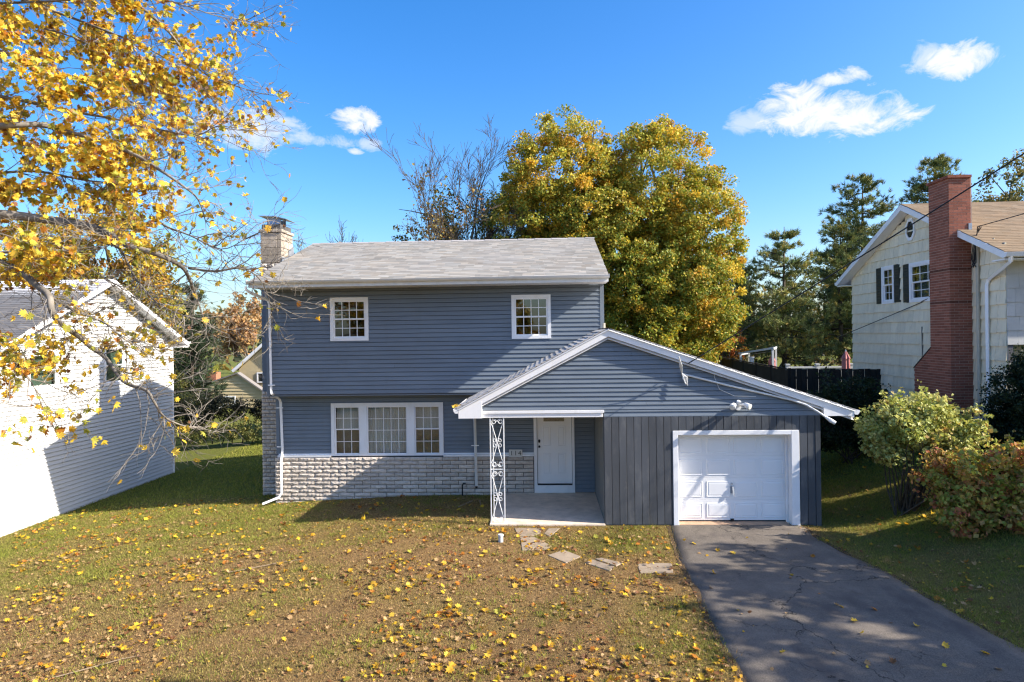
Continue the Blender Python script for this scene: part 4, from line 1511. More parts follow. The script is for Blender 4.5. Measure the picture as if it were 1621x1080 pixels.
# brick chimney; courses too fine to pick apart singly
m = MB()
m.box(CB[0] + .004, XB, CB[1] + .004, CB[2] - .004, .3, 8.70)
m.prism([(CB[0] + .004, CB[2] - .02, .3), (CB[0] + .004, 20.355, .3), (CB[0] + .004, 20.355, 3.42), (CB[0] + .004, CB[2] - .02, 4.02)], (XB - CB[0] - .012, 0, 0))
bc = m.build('brick_chimney', plain('pale_mortar', (.40, .28, .22), .9, .15), bh)
vs_, fs_, cs_ = [], [], []


def add_brick(x0, x1, y0, y1, z0, z1, dk=1.0):
    n = len(vs_)
    vs_.extend([(x0, y0, z0), (x1, y0, z0), (x1, y1, z0), (x0, y1, z0), (x0, y0, z1), (x1, y0, z1), (x1, y1, z1), (x0, y1, z1)])
    fs_.extend([tuple(n + i for i in f) for f in ((0, 3, 2, 1), (4, 5, 6, 7), (0, 1, 5, 4), (1, 2, 6, 5), (2, 3, 7, 6), (3, 0, 4, 7))])
    k = random.uniform(.75, 1.2) * dk
    cs_.extend([(.29 * k, .105 * k, .068 * k)] * 8)


cz = .0745
for c in range(112):
    z0 = .35 + c * cz
    z1 = z0 + cz - .011
    if z1 > 8.72: break
    dk = .45 if c in (66, 78) else 1.0
    off = (c % 2) * .115
    x = CB[0] - off
    while x < XB - .03:                                 # face towards the street
        a, b = max(x, CB[0]), min(x + .22, XB - .03)
        x += .23
        if b - a > .04: add_brick(a, b, CB[1], CB[1] + .05, z0, z1, dk)
    far = CB[2] if z0 > 4.02 else (20.36 if z0 < 3.42 else CB[2] + (20.36 - CB[2]) * (4.02 - z0) / .6)
    y = CB[1] + .056 - off
    while y < far:                                      # face towards the blue house
        a, b = max(y, CB[1] + .056), min(y + .22, far)
        y += .23
        if b - a > .04: add_brick(CB[0], CB[0] + .05, a, b, z0, z1, dk)
for k in range(3):
    for (x0, x1, y0, y1) in ((CB[0] - .05, XB - .02, CB[1] - .05, CB[2] + .03),):
        yy = y0
        while yy < y1:
            add_brick(x0, x0 + .2, yy, min(yy + .215, y1), 8.66 + k * .0, 8.73); yy += .225
        xx = x0 + .205
        while xx < x1:
            add_brick(xx, min(xx + .215, x1), y0, y0 + .2, 8.66, 8.73); xx += .225
    break
tag(fast_mesh('bricks', np.array(vs_), np.array(fs_), M['brick'], bc, np.array(cs_)), kind='stuff')
MB().prism([(CB[0] - .01, CB[2] - .01, 4.06), (CB[0] - .01, 20.38, 3.44), (CB[0] - .01, 20.38, 3.41), (CB[0] - .01, CB[2] - .01, 4.03)], (.6, 0, 0)).build('shoulder_cap', M['black'], bc)
MB().box(XB - .10, XB - .01, CB[1] - .02, CB[1] + .001, 7.02, 7.42).build('flashing', M['metal'], bc)

# ================================================================== fences and garden things behind the garage
fn = root('board_fence', (10.4, 23.6, 1.2), 'dark stained board fence between the hedge bush and the beige house', 'fence')
bx = 8.78
i = 0
while bx < 11.5:
    t_ = (bx - 8.78) / 2.8
    y = 24.2 - .7 * t_
    z = gz(bx, y)
    MB().box(bx, bx + .186, y - (.012 if i % 2 else 0), y + .022 - (.012 if i % 2 else 0), z + .05, 3.22 + .012 * math.sin(i * 2.1)).build('board', M['fence_dark'], fn)
    bx += .178; i += 1
for x in (8.75, 10.1, 11.45):
    y = 24.24 - .7 * (x - 8.78) / 2.8
    MB().box(x - .05, x + .05, y + .02, y + .12, .4, 3.2).build('post', M['fence_dark'], fn)
for z in (1.7, 2.9):
    MB().bar((8.75, 24.26, z), (11.5, 23.58, z), .05, .09).build('rail', M['fence_dark'], fn)

M['screen'] = plain('black_mesh_screen', (.035, .032, .028), .85, .35, 2, .5, 90, .1)
f2 = root('screened_fence', (9.5, 34, 1.2), 'dark mesh-screened fence running back behind the garage roof', 'fence')
yy = 24.4
k = 0
while yy < 47:
    x = 8.80 + (yy - 24.4) * .068
    nx_, ny_ = 8.80 + (yy + 2.4 - 24.4) * .068, yy + 2.4
    MB().bar((x, yy, 2.25), (nx_, ny_ - .06, 2.25), .03, 1.8).build('screen_panel', M['screen'], f2)
    MB().box(x - .04, x + .04, yy - .06, yy - .002, .3, 3.24).build('post', M['fence_dark'], f2)
    MB().bar((x, yy, 3.19), (nx_, ny_ - .06, 3.19), .05, .05).build('rail', M['fence_dark'], f2)
    yy += 2.4; k += 1
wp = MB(); wp.box(9.80, 9.98, 32.2, 32.38, .4, 3.32); wp.box(9.77, 10.01, 32.17, 32.41, 3.32, 3.37)
tag(wp.build('fence_post', M['white_vinyl'], bevel=.01), 'single white vinyl post rising above the dark screened fence', 'post')
wf = root('vinyl_fence', (12.2, 30, 1.2), 'low white vinyl fence beyond the dark board fence', 'fence')
for x in (10.75, 12.05, 13.5):
    m = MB(); m.box(x - .07, x + .07, 29.93, 30.07, .5, 3.06); m.box(x - .09, x + .09, 29.91, 30.09, 3.06, 3.12); m.build('post', M['white_vinyl'], wf)
for a, b in ((10.82, 11.98), (12.12, 13.43)):
    for z in np.arange(1.3, 2.9, .155):
        MB().box(a, b, 29.97, 30.03, z, z + .15).build('slat', M['white_vinyl'], wf)
    MB().box(a, b, 29.94, 30.06, 2.93, 3.0).build('rail', M['white_vinyl'], wf)
pg = root('garden_swing_frame', (10.2, 32.6, 1.2), 'white tubular canopy frame with dark cloth behind the screened fence', 'canopy')
for p, q in (((9.75, 33.6, 1.2), (9.75, 33.6, 3.47)), ((10.55, 31.3, 1.2), (10.55, 31.3, 3.76)), ((10.7, 35.4, 1.2), (10.7, 35.4, 3.47)), ((11.3, 33.1, 1.2), (11.3, 33.1, 3.76))):
    MB().bar(p, q, .09, .09).build('leg', M['white_vinyl'], pg)
for p, q in (((9.71, 33.7, 3.50), (10.6, 31.2, 3.80)), ((10.7, 35.5, 3.50), (11.3, 33.0, 3.80)), ((9.75, 33.6, 3.46), (10.7, 35.4, 3.46)), ((10.55, 31.3, 3.76), (11.3, 33.1, 3.76))):
    MB().bar(p, q, .09, .08).build('beam', M['white_vinyl'], pg)
m = MB(); m.add([(9.8, 33.6, 3.38), (10.7, 35.4, 3.38), (11.3, 33.1, 3.64), (10.5, 31.35, 3.64)], [(0, 1, 2, 3)]); m.build('canopy_cloth', M['screen'], pg)


def umbrella(x, y, top, label, zb):
    u_ = root('patio_umbrella', (x, y, zb), label, 'umbrella')
    MB().tube([(x, y, zb), (x, y, top + .06)], .022, 8).build('pole', M['metal'], u_)
    m = MB()
    prof = [(top, .03), (top - .30, .16), (top - .32, .13), (top - 1.0, .15), (top - 1.25, .12)]
    n = 16
    vs, fs = [], []
    for z, r in prof:
        for k in range(n):
            q = r * (1.18 if k % 2 else .8)
            vs.append((x + q * math.cos(2 * math.pi * k / n), y + q * math.sin(2 * math.pi * k / n), z))
    for j in range(len(prof) - 1):
        for k in range(n):
            fs.append((j * n + k, j * n + (k + 1) % n, (j + 1) * n + (k + 1) % n, (j + 1) * n + k))
    m.add(vs, fs)
    m.build('folded_canopy', M['red_cloth'], u_)
    MB().tube([(x, y, top), (x, y, top + .09)], [.03, .01], 8).build('finial', M['metal'], u_)


umbrella(12.75, 28.8, 3.68, 'faded red folded patio umbrella beside the beige house corner', 1.2)
umbrella(10.95, 32.6, 3.42, 'dark red folded umbrella under the end of the white canopy frame', 1.2)

# ================================================================== yard things
flagstones = [[(-.78, 15.65), (-.11, 15.63), (-.16, 15.25), (-.33, 15.03), (-.66, 14.99)], [(-.62, 14.92), (-.3, 14.96), (.09, 14.32), (-.02, 14.08), (-.54, 14.02)], [(.30, 15.63), (.03, 15.62), (-.08, 15.2), (.05, 14.95)],
              [(-.0, 13.71), (.35, 14.05), (.68, 13.63), (.36, 13.24)], [(.74, 13.26), (.90, 13.46), (1.30, 13.05), (1.19, 12.80)], [(.95, 13.50), (1.10, 13.56), (1.48, 13.25), (1.34, 13.07)],
              [(1.78, 13.20), (2.10, 13.26), (2.44, 13.24), (2.42, 13.02), (1.75, 12.97)], [(1.75, 12.95), (2.42, 13.0), (2.38, 12.74), (1.75, 12.70)]]
flabels = ['tan flagstone touching the porch slab', 'large tan flagstone second from the porch slab', 'small wedge-shaped flagstone beside the porch step', 'diamond-shaped grey flagstone in the middle of the path',
           'grey flagstone with leaves, nearer half of the cracked pair', 'thin grey flagstone, rear half of the cracked pair', 'grey flagstone next to the driveway, rear slab', 'grey flagstone next to the driveway, front slab']
for poly, lb in zip(flagstones, flabels):
    m = MB(); m.prism([(x, y, -.03) for x, y in poly], (0, 0, .047))
    tag(m.build('flagstone', M['flag'], bevel=.01), lb, 'flagstone', 'stepping stones from porch to driveway')
m = MB(); m.tube([(-1.03, 14.62, -.02), (-1.03, 14.62, .13)], .055, 14); m.tube([(-1.03, 14.62, .13), (-1.03, 14.62, .17)], [.066, .063], 14)
tag(m.build('cleanout_pipe', M['white_vinyl'], bevel=.004), 'short white plastic cleanout pipe standing in the lawn', 'pipe')
for pts, lb in (([(-6.95, 8.95, -.1), (-6.5, 9.25, -.06), (-6.1, 9.5, -.07)], 'bare tan stick lying at the bottom corner of the lawn'),
                ([(-6.4, 13.0, -.12), (-5.7, 13.35, -.1), (-5.1, 13.6, -.06)], 'thin bare stick lying on the lawn near the white house')):
    pts = [(x, y, gz(x, y) + .03) for x, y, _ in pts]
    pts.insert(2, ((pts[1][0] + pts[2][0]) / 2 + .03, (pts[1][1] + pts[2][1]) / 2 + .06, pts[1][2] + .01)); m = MB(); m.tube(pts, [.010, .009, .007, .004], 6)
    m.tube([pts[1], (pts[1][0] + .18, pts[1][1] + .02, pts[1][2] + .06)], [.006, .003], 5)
    tag(m.build('fallen_stick', M['stick']), lb, 'stick')

# overhead service wires
def wire(name, a, b, sag, r, label):
    a, b = Vector(a), Vector(b)
    pts = []
    for i in range(25):
        t_ = i / 24
        p = a.lerp(b, t_); p.z -= sag * 4 * t_ * (1 - t_)
        pts.append(p)
    o = MB().tube(pts, r, 5).build(name, M['cable_black'], smooth=True)
    return tag(o, label, 'cable')


wire('service_wire', (13, 5, 11.9), (3.35, YF - .03, 3.84), .10, .013, 'black service cable sagging down to the blue garage gable')
wire('service_wire', (13, 5, 9.80), (XB - .06, 20.5, 5.54), .08, .012, 'upper thin cable running to the beige house window')
wire('service_wire', (13, 5, 9.55), (XB - .06, 20.9, 5.42), .08, .012, 'lower thin cable running to the beige house window')
wire('service_wire', (13, 5, 9.20), (XB - .45, 25.9, 4.30), .08, .014, 'thick lower black cable crossing the beige house wall')
wire('service_wire', (13, 5, 8.35), (XB - .30, 17.85, 7.22), .12, .012, 'black cable ending in loops beside the brick chimney')
m = MB()
for k in range(3):
    pts = [(XB - .30 + .05 * k, 17.85, 7.22), (XB - .22, 18.02 + .05 * k, 6.95), (XB - .14, 18.3 + .04 * k, 6.35 + .05 * k), (XB - .12, 18.42 - .1 * k, 6.20), (XB - .12, 18.22 + .05 * k, 6.32), (XB - .10, 18.25, 6.86)]
    m.tube(pts, .012, 5)
m.build('cable_loop', M['cable_black'], bh)
up_ = MB(); up_.tube([(13.05, 5, -.5), (13.05, 5, 12.6)], [.16, .11], 12)
tag(up_.build('utility_pole', M['bark_dark']), 'wooden utility pole carrying the service cables', 'pole')

# ================================================================== plants
def unit(v):
    return v / np.maximum(np.linalg.norm(v, axis=-1, keepdims=True), 1e-9)


def frames(n, normal_bias=None, bias=0.0):
    nrm = unit(rng.normal(size=(n, 3)))
    if normal_bias is not None:
        nrm = unit(nrm * (1 - bias) + np.asarray(normal_bias) * bias)
    d = unit(np.cross(nrm, unit(rng.normal(size=(n, 3)))))
    s = np.cross(d, nrm)
    return s, d, nrm


# folded diamond leaf: 4 points, 2 triangles sharing the midrib
T_DIA = np.array([(0, -.5, 0), (.36, .0, .10), (0, .5, 0), (-.36, .0, .10)])
F_DIA = np.array([(0, 1, 2), (0, 2, 3)])
# maple leaf: five lobes either side of a folded midrib
_half = [(.0, -.42, 0), (.16, -.46, .02), (.44, -.36, .06), (.30, -.16, .05), (.58, .06, .09), (.30, .10, .05), (.36, .34, .06), (.13, .26, .02), (.0, .58, -.03)]
T_MAP = np.array(_half + [(-x, y, z) for x, y, z in _half[1:-1]] + [(0, -.05, -.02)])
_c = len(T_MAP) - 1
F_MAP = np.array([(_c, i, i + 1) for i in range(8)] + [(_c, 8, 15)] + [(_c, i + 1, i) for i in range(9, 15)] + [(_c, 9, 0)])


def scatter(name, parent, centers, size, colors, mat, tmpl=T_DIA, faces=F_DIA, nb=None, bias=0.0, fr=None, curl=0.0):
    n = len(centers)
    s, d, nr = fr if fr is not None else frames(n, nb, bias)
    size = np.asarray(size).reshape(-1, 1, 1) if np.ndim(size) else size
    k = len(tmpl)
    zt_ = tmpl[None, :, 2:3]
    if curl:
        zt_ = zt_ * rng.uniform(-.5, 2.2, (n, 1, 1)) + curl * rng.normal(.3, .8, (n, 1, 1)) * (tmpl[None, :, 0:1] ** 2 * rng.uniform(.2, 1.6, (n, 1, 1)) + tmpl[None, :, 1:2] ** 2 * rng.uniform(-.6, 1.2, (n, 1, 1)))
    v = centers[:, None, :] + size * (tmpl[None, :, 0:1] * s[:, None, :] + tmpl[None, :, 1:2] * d[:, None, :] + zt_ * nr[:, None, :])
    f = (np.arange(n) * k)[:, None, None] + faces[None]
    c = np.repeat(colors, k, axis=0)
    return fast_mesh(name, v.reshape(-1, 3), f.reshape(-1, faces.shape[1]), mat, parent, c)


def palette(n, cols, weights=None, jitter=.18):
    cols = np.array(cols, float)
    w_ = None if weights is None else np.array(weights, float) / sum(weights)
    i = rng.choice(len(cols), n, p=w_)
    return np.clip(cols[i] * (1 + rng.uniform(-jitter, jitter, (n, 1))) * (1 + rng.uniform(-.06, .06, (n, 3))), 0, 1)


def curve_pts(a, b, bend, n=5):
    a, b = Vector(a), Vector(b)
    L_ = (b - a).length
    off = Vector((random.gauss(0, 1), random.gauss(0, 1), random.gauss(0, .6))) * L_ * bend
    return [a.lerp(b, i / n) + off * math.sin(math.pi * i / n) + Vector((random.gauss(0, 1), random.gauss(0, 1), random.gauss(0, 1))) * L_ * .015 * (0 < i < n) for i in range(n + 1)]


def blob_crown(blobs, n_clump, rc, per, inner=.45, rough=.12):
    """clump centres near the surface of a union of ellipsoids, leaves round each centre"""
    ctr = []
    vol = np.array([b[3] * b[4] * b[5] for b in blobs]); vol = vol ** .67
    idx = rng.choice(len(blobs), n_clump, p=vol / vol.sum())
    for i in idx:
        b = blobs[i]
        d = unit(rng.normal(size=3))
        r = 1 - abs(rng.normal(0, inner * .5))
        r = max(r, .1) * (1 + rough * mnoise.noise(Vector(tuple(d * 2.3 + i))))
        ctr.append((b[0] + d[0] * b[3] * r, b[1] + d[1] * b[4] * r, b[2] + d[2] * b[5] * r))
    ctr = np.array(ctr)
    m_ = rng.poisson(per, n_clump)
    rad = rng.uniform(.6, 1.25, n_clump) * rc
    ci = np.repeat(np.arange(n_clump), m_)
    off = unit(rng.normal(size=(len(ci), 3))) * (rng.random((len(ci), 1)) ** .45)
    off[:, 2] *= .75
    return ctr, ci, ctr[ci] + off * rad[ci][:, None]


def leafy_tree(name, base, trunk_r, blobs, label, n_clump, rc, per, lsize, cols, weights, group=None, fork=.35, limbs=14, patch=None, bark='bark_dark', jitter=.2, cat='tree'):
    t = root(name, base, label, cat, group)
    ctr, ci, pts = blob_crown(blobs, n_clump, rc, per)
    n = len(pts)
    c = palette(n, cols, weights, jitter)
    # colour turns branch by branch, not leaf by leaf
    cc = palette(len(ctr), cols, weights, jitter)
    if patch is not None:
        cc = np.array([patch(p, q) for p, q in zip(ctr, cc)])
    mixw = rng.uniform(.25, .8, (n, 1))
    c = c * (1 - mixw) + cc[ci] * mixw
    outw = pts - np.array([np.mean([b[k] for b in blobs]) for k in range(3)])
    nb = unit(unit(outw) + np.array((0, 0, .5)))
    scatter('crown', t, pts, lsize * rng.uniform(.6, 1.3, n), c, M['leaf'], nb=nb, bias=.45)
    top = max(b[2] for b in blobs)
    b0 = Vector(base)
    m = MB()
    fz = base[2] + (top - base[2]) * fork
    cx_, cy_ = np.mean([b[0] for b in blobs]), np.mean([b[1] for b in blobs])
    fk = Vector((base[0] * .7 + cx_ * .3, base[1] * .7 + cy_ * .3, fz))
    m.tube([b0 - Vector((0, 0, .3)), b0 + Vector((0, 0, .3)), b0.lerp(fk, .5), fk], [trunk_r * 1.35, trunk_r, trunk_r * .85, trunk_r * .75], 9)
    m.build('trunk', M[bark], t, smooth=True)
    m = MB()
    pick_ = rng.choice(len(ctr), min(limbs, len(ctr)), replace=False)
    for i in pick_:
        e_ = Vector(tuple(ctr[i]))
        p = curve_pts(fk - Vector((0, 0, random.uniform(0, .8))), e_, .08, 6)
        m.tube(p, [trunk_r * .5 * (1 - k / 6.5) + .012 for k in range(7)], 6)
        for j in range(3):
            k = random.randint(2, 5)
            q = p[k] + Vector((random.gauss(0, 1), random.gauss(0, 1), random.gauss(.3, .7))) * 1.1
            m.tube(curve_pts(p[k], q, .1, 3), [.05, .035, .025, .012], 4)
    m.build('limbs', M[bark], t, smooth=True)
    return t


def twig_tree(name, base, height, label, seed, spread=.55, levels=5, r0=.16, leaves=300, cols=((.3, .2, .05),), lsize=.12, bark='bark_dark', group=None, lean=(0, 0), leaf_zmax=1.0, cat='tree', first=.3):
    """a thin or half-bare tree grown branch by branch"""
    t = root(name, base, label, cat, group)
    rd = random.Random(seed)
    m = MB()
    tw = MB()
    tips = []

    def grow(p, d, L_, r, lv):
        n = 4
        pts = [p]
        for i in range(n):
            d = (d + Vector((rd.gauss(0, .13), rd.gauss(0, .13), rd.gauss(.02, .09)))).normalized()
            pts.append(pts[-1] + d * L_ / n)
        rad = [max(r * (1 - .5 * i / n), .0085) for i in range(n + 1)]
        (m if lv < 3 else tw).tube(pts, rad, 7 if lv == 0 else (5 if lv < 3 else 3), cap=lv == 0)
        if lv >= levels:
            tips.extend(pts[1:])
            return
        kids = rd.randint(3, 5) if lv else rd.randint(5, 7)
        for k in range(kids):
            s_ = rd.uniform(first if lv == 0 else .25, 1.0)
            i = min(int(s_ * n), n - 1)
            q = pts[i].lerp(pts[i + 1], s_ * n - i)
            ax = Vector((rd.gauss(0, 1), rd.gauss(0, 1), rd.gauss(0, .5)))
            nd = (d + ax.normalized() * spread * rd.uniform(.7, 1.4) + Vector((0, 0, .12))).normalized()
            grow(q, nd, L_ * rd.uniform(.45, .72), rad[i] * rd.uniform(.42, .62), lv + 1)
        if lv < levels - 1:
            grow(pts[-1], d, L_ * .6, rad[-1] * .9, lv + 1)

    grow(Vector(base), Vector((lean[0], lean[1], 1)).normalized(), height * .45, r0, 0)
    m.build('trunk', M[bark], t, smooth=True)
    tw.build('twigs', M['twig'] if bark != 'bark_dark' else M['bark_dark'], t, fix=False)
    if leaves and tips:
        tp = np.array([tuple(q) for q in tips])
        w_ = tp[:, 2] < base[2] + height * leaf_zmax
        tp = tp[w_] if w_.sum() > 10 else tp
        i = rng.integers(0, len(tp), leaves)
        p = tp[i] + rng.normal(0, .10, (leaves, 3))
        scatter('crown', t, p, lsize * rng.uniform(.6, 1.3, leaves), palette(leaves, cols), M['leaf'])
    return t


T_NEE = np.array([(-.035, 0, 0), (.035, 0, 0), (0, 1, 0)])
F_NEE = np.array([(0, 1, 2)])


def pine(name, base, height, radius, label, cols, weights=None, seed=1, bare=.18, nw=22, tuft=17, group=None, dens=1.0, nsize=.34, cat='tree'):
    t = root(name, base, label, cat, group)
    rd = random.Random(seed)
    m = MB(); m.tube([(base[0], base[1], base[2] - .3), (base[0], base[1], base[2] + height * .5), (base[0] + .1, base[1], base[2] + height)], [height * .018, height * .011, .02], 8)
    m.build('trunk', M['bark_dark'], t, smooth=True)
    br = MB()
    P, D = [], []
    for w_ in range(nw):
        f = bare + (1 - bare) * (w_ + rd.uniform(-.3, .3)) / nw
        f = min(max(f, bare), .985)
        z = base[2] + height * f
        R_ = radius * (1 - f) ** .6 * rd.uniform(.75, 1.25) + .3
        for k in range(rd.randint(4, 6)):
            a = rd.uniform(0, 2 * math.pi)
            L_ = R_ * rd.uniform(.55, 1.12)
            d = Vector((math.cos(a), math.sin(a), rd.uniform(-.12, .35)))
            p0 = Vector((base[0], base[1], z))
            pts = [p0, p0 + d * L_ * .5 + Vector((0, 0, -.04 * L_)), p0 + d * L_ + Vector((0, 0, .08 * L_))]
            br.tube(pts, [.05 * (1 - f) + .02, .03, .01], 4, cap=False)
            nt = int((4 + L_ * 5.5) * dens)
            for j in range(nt):
                s_ = rd.uniform(.28, 1.0)
                q = pts[0].lerp(pts[1], s_ * 2) if s_ < .5 else pts[1].lerp(pts[2], s_ * 2 - 1)
                sp = .13 * L_ * (1.1 - s_ * .6) + .08
                q = q + Vector((rd.gauss(0, sp), rd.gauss(0, sp), rd.gauss(.04, sp * .45)))
                P.append(tuple(q)); D.append(tuple((d * .6 + Vector((rd.gauss(0, .4), rd.gauss(0, .4), rd.uniform(.1, .8)))).normalized()))
    br.build('branches', M['bark_dark'], t, fix=False)
    P, D = np.array(P), np.array(D)
    n = len(P) * tuft
    pp = np.repeat(P, tuft, 0) + rng.normal(0, .05, (n, 3))
    dd = unit(np.repeat(D, tuft, 0) + rng.normal(0, .55, (n, 3)))
    nn = unit(np.cross(dd, rng.normal(size=(n, 3)))); ss = np.cross(dd, nn)
    c0 = palette(len(P), cols, weights, .22)
    scatter('crown', t, pp, nsize * rng.uniform(.6, 1.2, n), np.repeat(c0, tuft, 0), M['needle'], T_NEE * np.array((2.2, 1, 1)), F_NEE, fr=(ss, dd, nn))
    return t


# ---- the two big maples behind the house
YEL, GRN, ORA, OLI = (.78, .52, .05), (.17, .225, .035), (.62, .31, .04), (.40, .385, .055)


def turn(lo, hi):
    def f(p, q):
        k = S(p[2], lo, hi)                               # the tops have turned first
        if random.random() < .30 + .30 * k:
            return q
        g = np.array(GRN) * random.uniform(.8, 1.4)
        o_ = np.array(OLI) * random.uniform(.8, 1.3)
        return g if random.random() > k else o_
    return f


KF = 36.0 / 31.0


def back(bl):
    return [(b[0] * KF, b[1] + 5.0, (b[2] - CAM_H) * KF + CAM_H, b[3] * KF, b[4] * KF, b[5] * KF) for b in bl]


leafy_tree('maple_tree', (1.4, 36, .1), .38, back([(1.0, 31, 11.4, 3.0, 2.8, 3.3), (-.6, 31, 9.2, 2.1, 2.4, 2.9), (2.6, 30.6, 8.5, 2.6, 2.8, 3.6), (.8, 31, 6.5, 3.0, 2.8, 3.0)]),
           'tall maple turning yellow, rising straight behind the main roof', 1350, .50, 110, .145, [YEL, GRN, ORA, OLI], [5, 5, 2.8, 4.5], 'trees behind the house', patch=turn(8, 15), limbs=18)
leafy_tree('maple_tree', (7.0, 36.6, .3), .40, back([(5.4, 31.5, 11.2, 2.8, 2.8, 3.3), (6.9, 31.3, 9.0, 2.4, 2.8, 3.2), (5.0, 31, 7.0, 2.9, 3, 3.2), (6.9, 31.2, 6.0, 2.2, 2.6, 3.2), (5.2, 30.6, 4.6, 2.9, 2.5, 2.0)]),
           'tall maple with orange-tinged top behind the garage gable', 1500, .50, 110, .145, [YEL, GRN, ORA, OLI], [4.2, 6, 3.2, 4.5], 'trees behind the house', patch=turn(7, 15.5), limbs=18)
# ---- half-bare trees behind the roof
twig_tree('bare_tree', (-5.9, 36, .0), 15.8, 'tall nearly bare tree with a few leaves behind the roof ridge', 23, .52, 5, .20, 2200, ((.30, .21, .05), (.24, .12, .05), (.10, .10, .03), (.36, .26, .06)), .15, group='thin trees behind the roof', leaf_zmax=.78, first=.35)
twig_tree('bare_tree', (-8.6, 36.5, -.1), 12.0, 'lower half-bare tree with thin grey twigs beside the chimney', 33, .75, 5, .13, 600, ((.22, .17, .06), (.16, .12, .05), (.30, .18, .06)), .14, group='thin trees behind the roof', lean=(-.16, 0), first=.35)
twig_tree('bare_tree', (-3.5, 36.5, .0), 13.0, 'slim bare dark tree against the yellow maple', 47, .55, 5, .13, 700, ((.13, .12, .04), (.24, .18, .05)), .13, group='thin trees behind the roof', leaf_zmax=.75, first=.35)
leafy_tree('ivy_clad_trunk', (-5.3, 35.6, .0), .22, back([(-4.6, 30.6, 10.2, 1.0, 1.0, 1.5), (-5.6, 30.8, 9.0, 1.7, 1.1, 1.2), (-3.6, 30.8, 9.4, 1.3, 1.1, 1.4)]), 'leafy vine-covered trunk at the foot of the bare tree', 95, .45, 26, .16, [(.09, .10, .025), (.20, .17, .04), (.38, .29, .05)], [5, 3, 2], 'thin trees behind the roof', limbs=8)

# ---- pines and sparse trees on the right
PN = [(.18, .215, .07), (.25, .265, .09), (.11, .135, .05), (.38, .31, .08)]
pine('white_pine', (17.0, 48, .6), 11.4, 3.9, 'slender pine standing clear between the maple and the beige house', PN, [3, 4, 2, 1.5], 3, nw=20, group='pines behind the fence')
pine('white_pine', (14.2, 50, .6), 9.4, 3.6, 'small dark pine half behind the yellow-green maple', PN, [3, 3, 3, 1], 4, group='pines behind the fence')
pine('white_pine', (21.8, 50, .8), 11.6, 4.4, 'ragged pine nearest the gable end of the beige house', PN, [3, 3, 3, 1], 5, group='pines behind the fence')
pine('white_pine', (25.3, 54, .8), 16.2, 5.6, 'tall dense pine rising behind the beige gable', PN, [4, 3, 3, 1], 6, nw=26, group='pines behind the fence', dens=1.2)
pine('white_pine', (28.6, 50, .8), 16.4, 5.4, 'tall pine right behind the brick chimney top', PN, [3, 4, 2, 1.5], 7, nw=26, group='pines behind the fence', dens=1.2)
leafy_tree('sparse_tree', (30.6, 44, .8), .25, [(30.4, 44, 13.0, 2.2, 2, 2.6), (32.5, 44, 11.2, 3.0, 2, 2.6), (29.3, 44.5, 11, 1.8, 2, 2.0)], 'loose-crowned olive tree above the tan roof', 210, .6, 48, .20, [(.18, .19, .06), (.22, .18, .06), (.08, .10, .04), (.34, .22, .05)], [4, 3, 3, 1], limbs=16)
leafy_tree('olive_tree', (19.6, 57, .8), .2, [(19.6, 57, 5.6, 3.2, 2, 3.0), (24, 58, 7.5, 3.6, 2, 3.4), (29, 57, 8.5, 3.6, 2, 3.4)], 'dull olive broadleaf tree filling in between the pines', 200, .8, 60, .24, [(.16, .17, .05), (.26, .22, .06), (.12, .13, .045)], [3, 2, 2], limbs=10)
leafy_tree('orange_tree', (13.0, 47, .6), .12, [(12.8, 47, 3.6, 1.6, 1.2, 1.6), (12.0, 47, 2.6, 1.4, 1.2, 1.1)], 'small bright orange tree glowing behind the screened fence', 46, .42, 55, .17, [(.62, .17, .025), (.55, .28, .03), (.40, .10, .02)], [4, 3, 2])
leafy_tree('yellow_sapling', (20.5, 53, .8), .12, [(20.5, 53, 3.4, 1.7, 1.2, 1.8)], 'small golden tree glimpsed under the pines', 30, .45, 55, .18, [(.55, .36, .04), (.42, .24, .04)], [3, 2])

# ---- trees on the left behind the white house
leafy_tree('maple_tree', (-24.5, 36, -.7), .34, [(-25.0, 36, 8.6, 4.2, 3, 3.6), (-22.9, 36, 6.2, 2.4, 2.4, 3.2), (-28.5, 36, 8.0, 3.6, 3, 3.6)], 'broad golden tree rising behind the white house roof', 330, .7, 85, .22, [(.55, .37, .035), (.30, .28, .04), (.45, .20, .04), (.14, .15, .03)], [5, 4, 3, 3], limbs=16)
pine('dark_spruce', (-22.9, 42, -.6), 8.8, 1.9, 'dark green spruce beside the white house eave', [(.035, .06, .03), (.055, .08, .035), (.03, .045, .025)], None, 9, bare=.05, nw=24, dens=1.1, nsize=.26, group='evergreens in the side gap')
pine('dark_spruce', (-25.2, 45, -.6), 8.0, 2.2, 'shorter dark evergreen in the gap between the houses', [(.04, .07, .03), (.06, .10, .03), (.03, .05, .025)], None, 10, bare=.05, nw=20, dens=1.1, nsize=.26, group='evergreens in the side gap')
twig_tree('tan_tree', (-26.5, 60, -.6), 9.5, 'tan-leaved tree far off above the yellow house', 61, .7, 4, .16, 3600, ((.42, .25, .10), (.36, .20, .09), (.50, .30, .12)), .30, 'bark')
twig_tree('tan_tree', (-22.5, 64, -.6), 9.0, 'second tan-leaved tree far off, beside the downspout', 62, .7, 4, .16, 3600, ((.42, .25, .10), (.36, .20, .09), (.30, .17, .08)), .30, 'bark')
leafy_tree('olive_bush', (-19.6, 35, -.6), .10, [(-19.8, 35, 1.0, 1.1, 1, 1.8), (-18.9, 35, .4, 1.0, .9, 1.2)], 'tall olive bush at the back corner of the white house', 60, .4, 60, .13, [(.14, .16, .04), (.22, .18, .05), (.08, .09, .03)], [3, 2, 3], cat='bush')
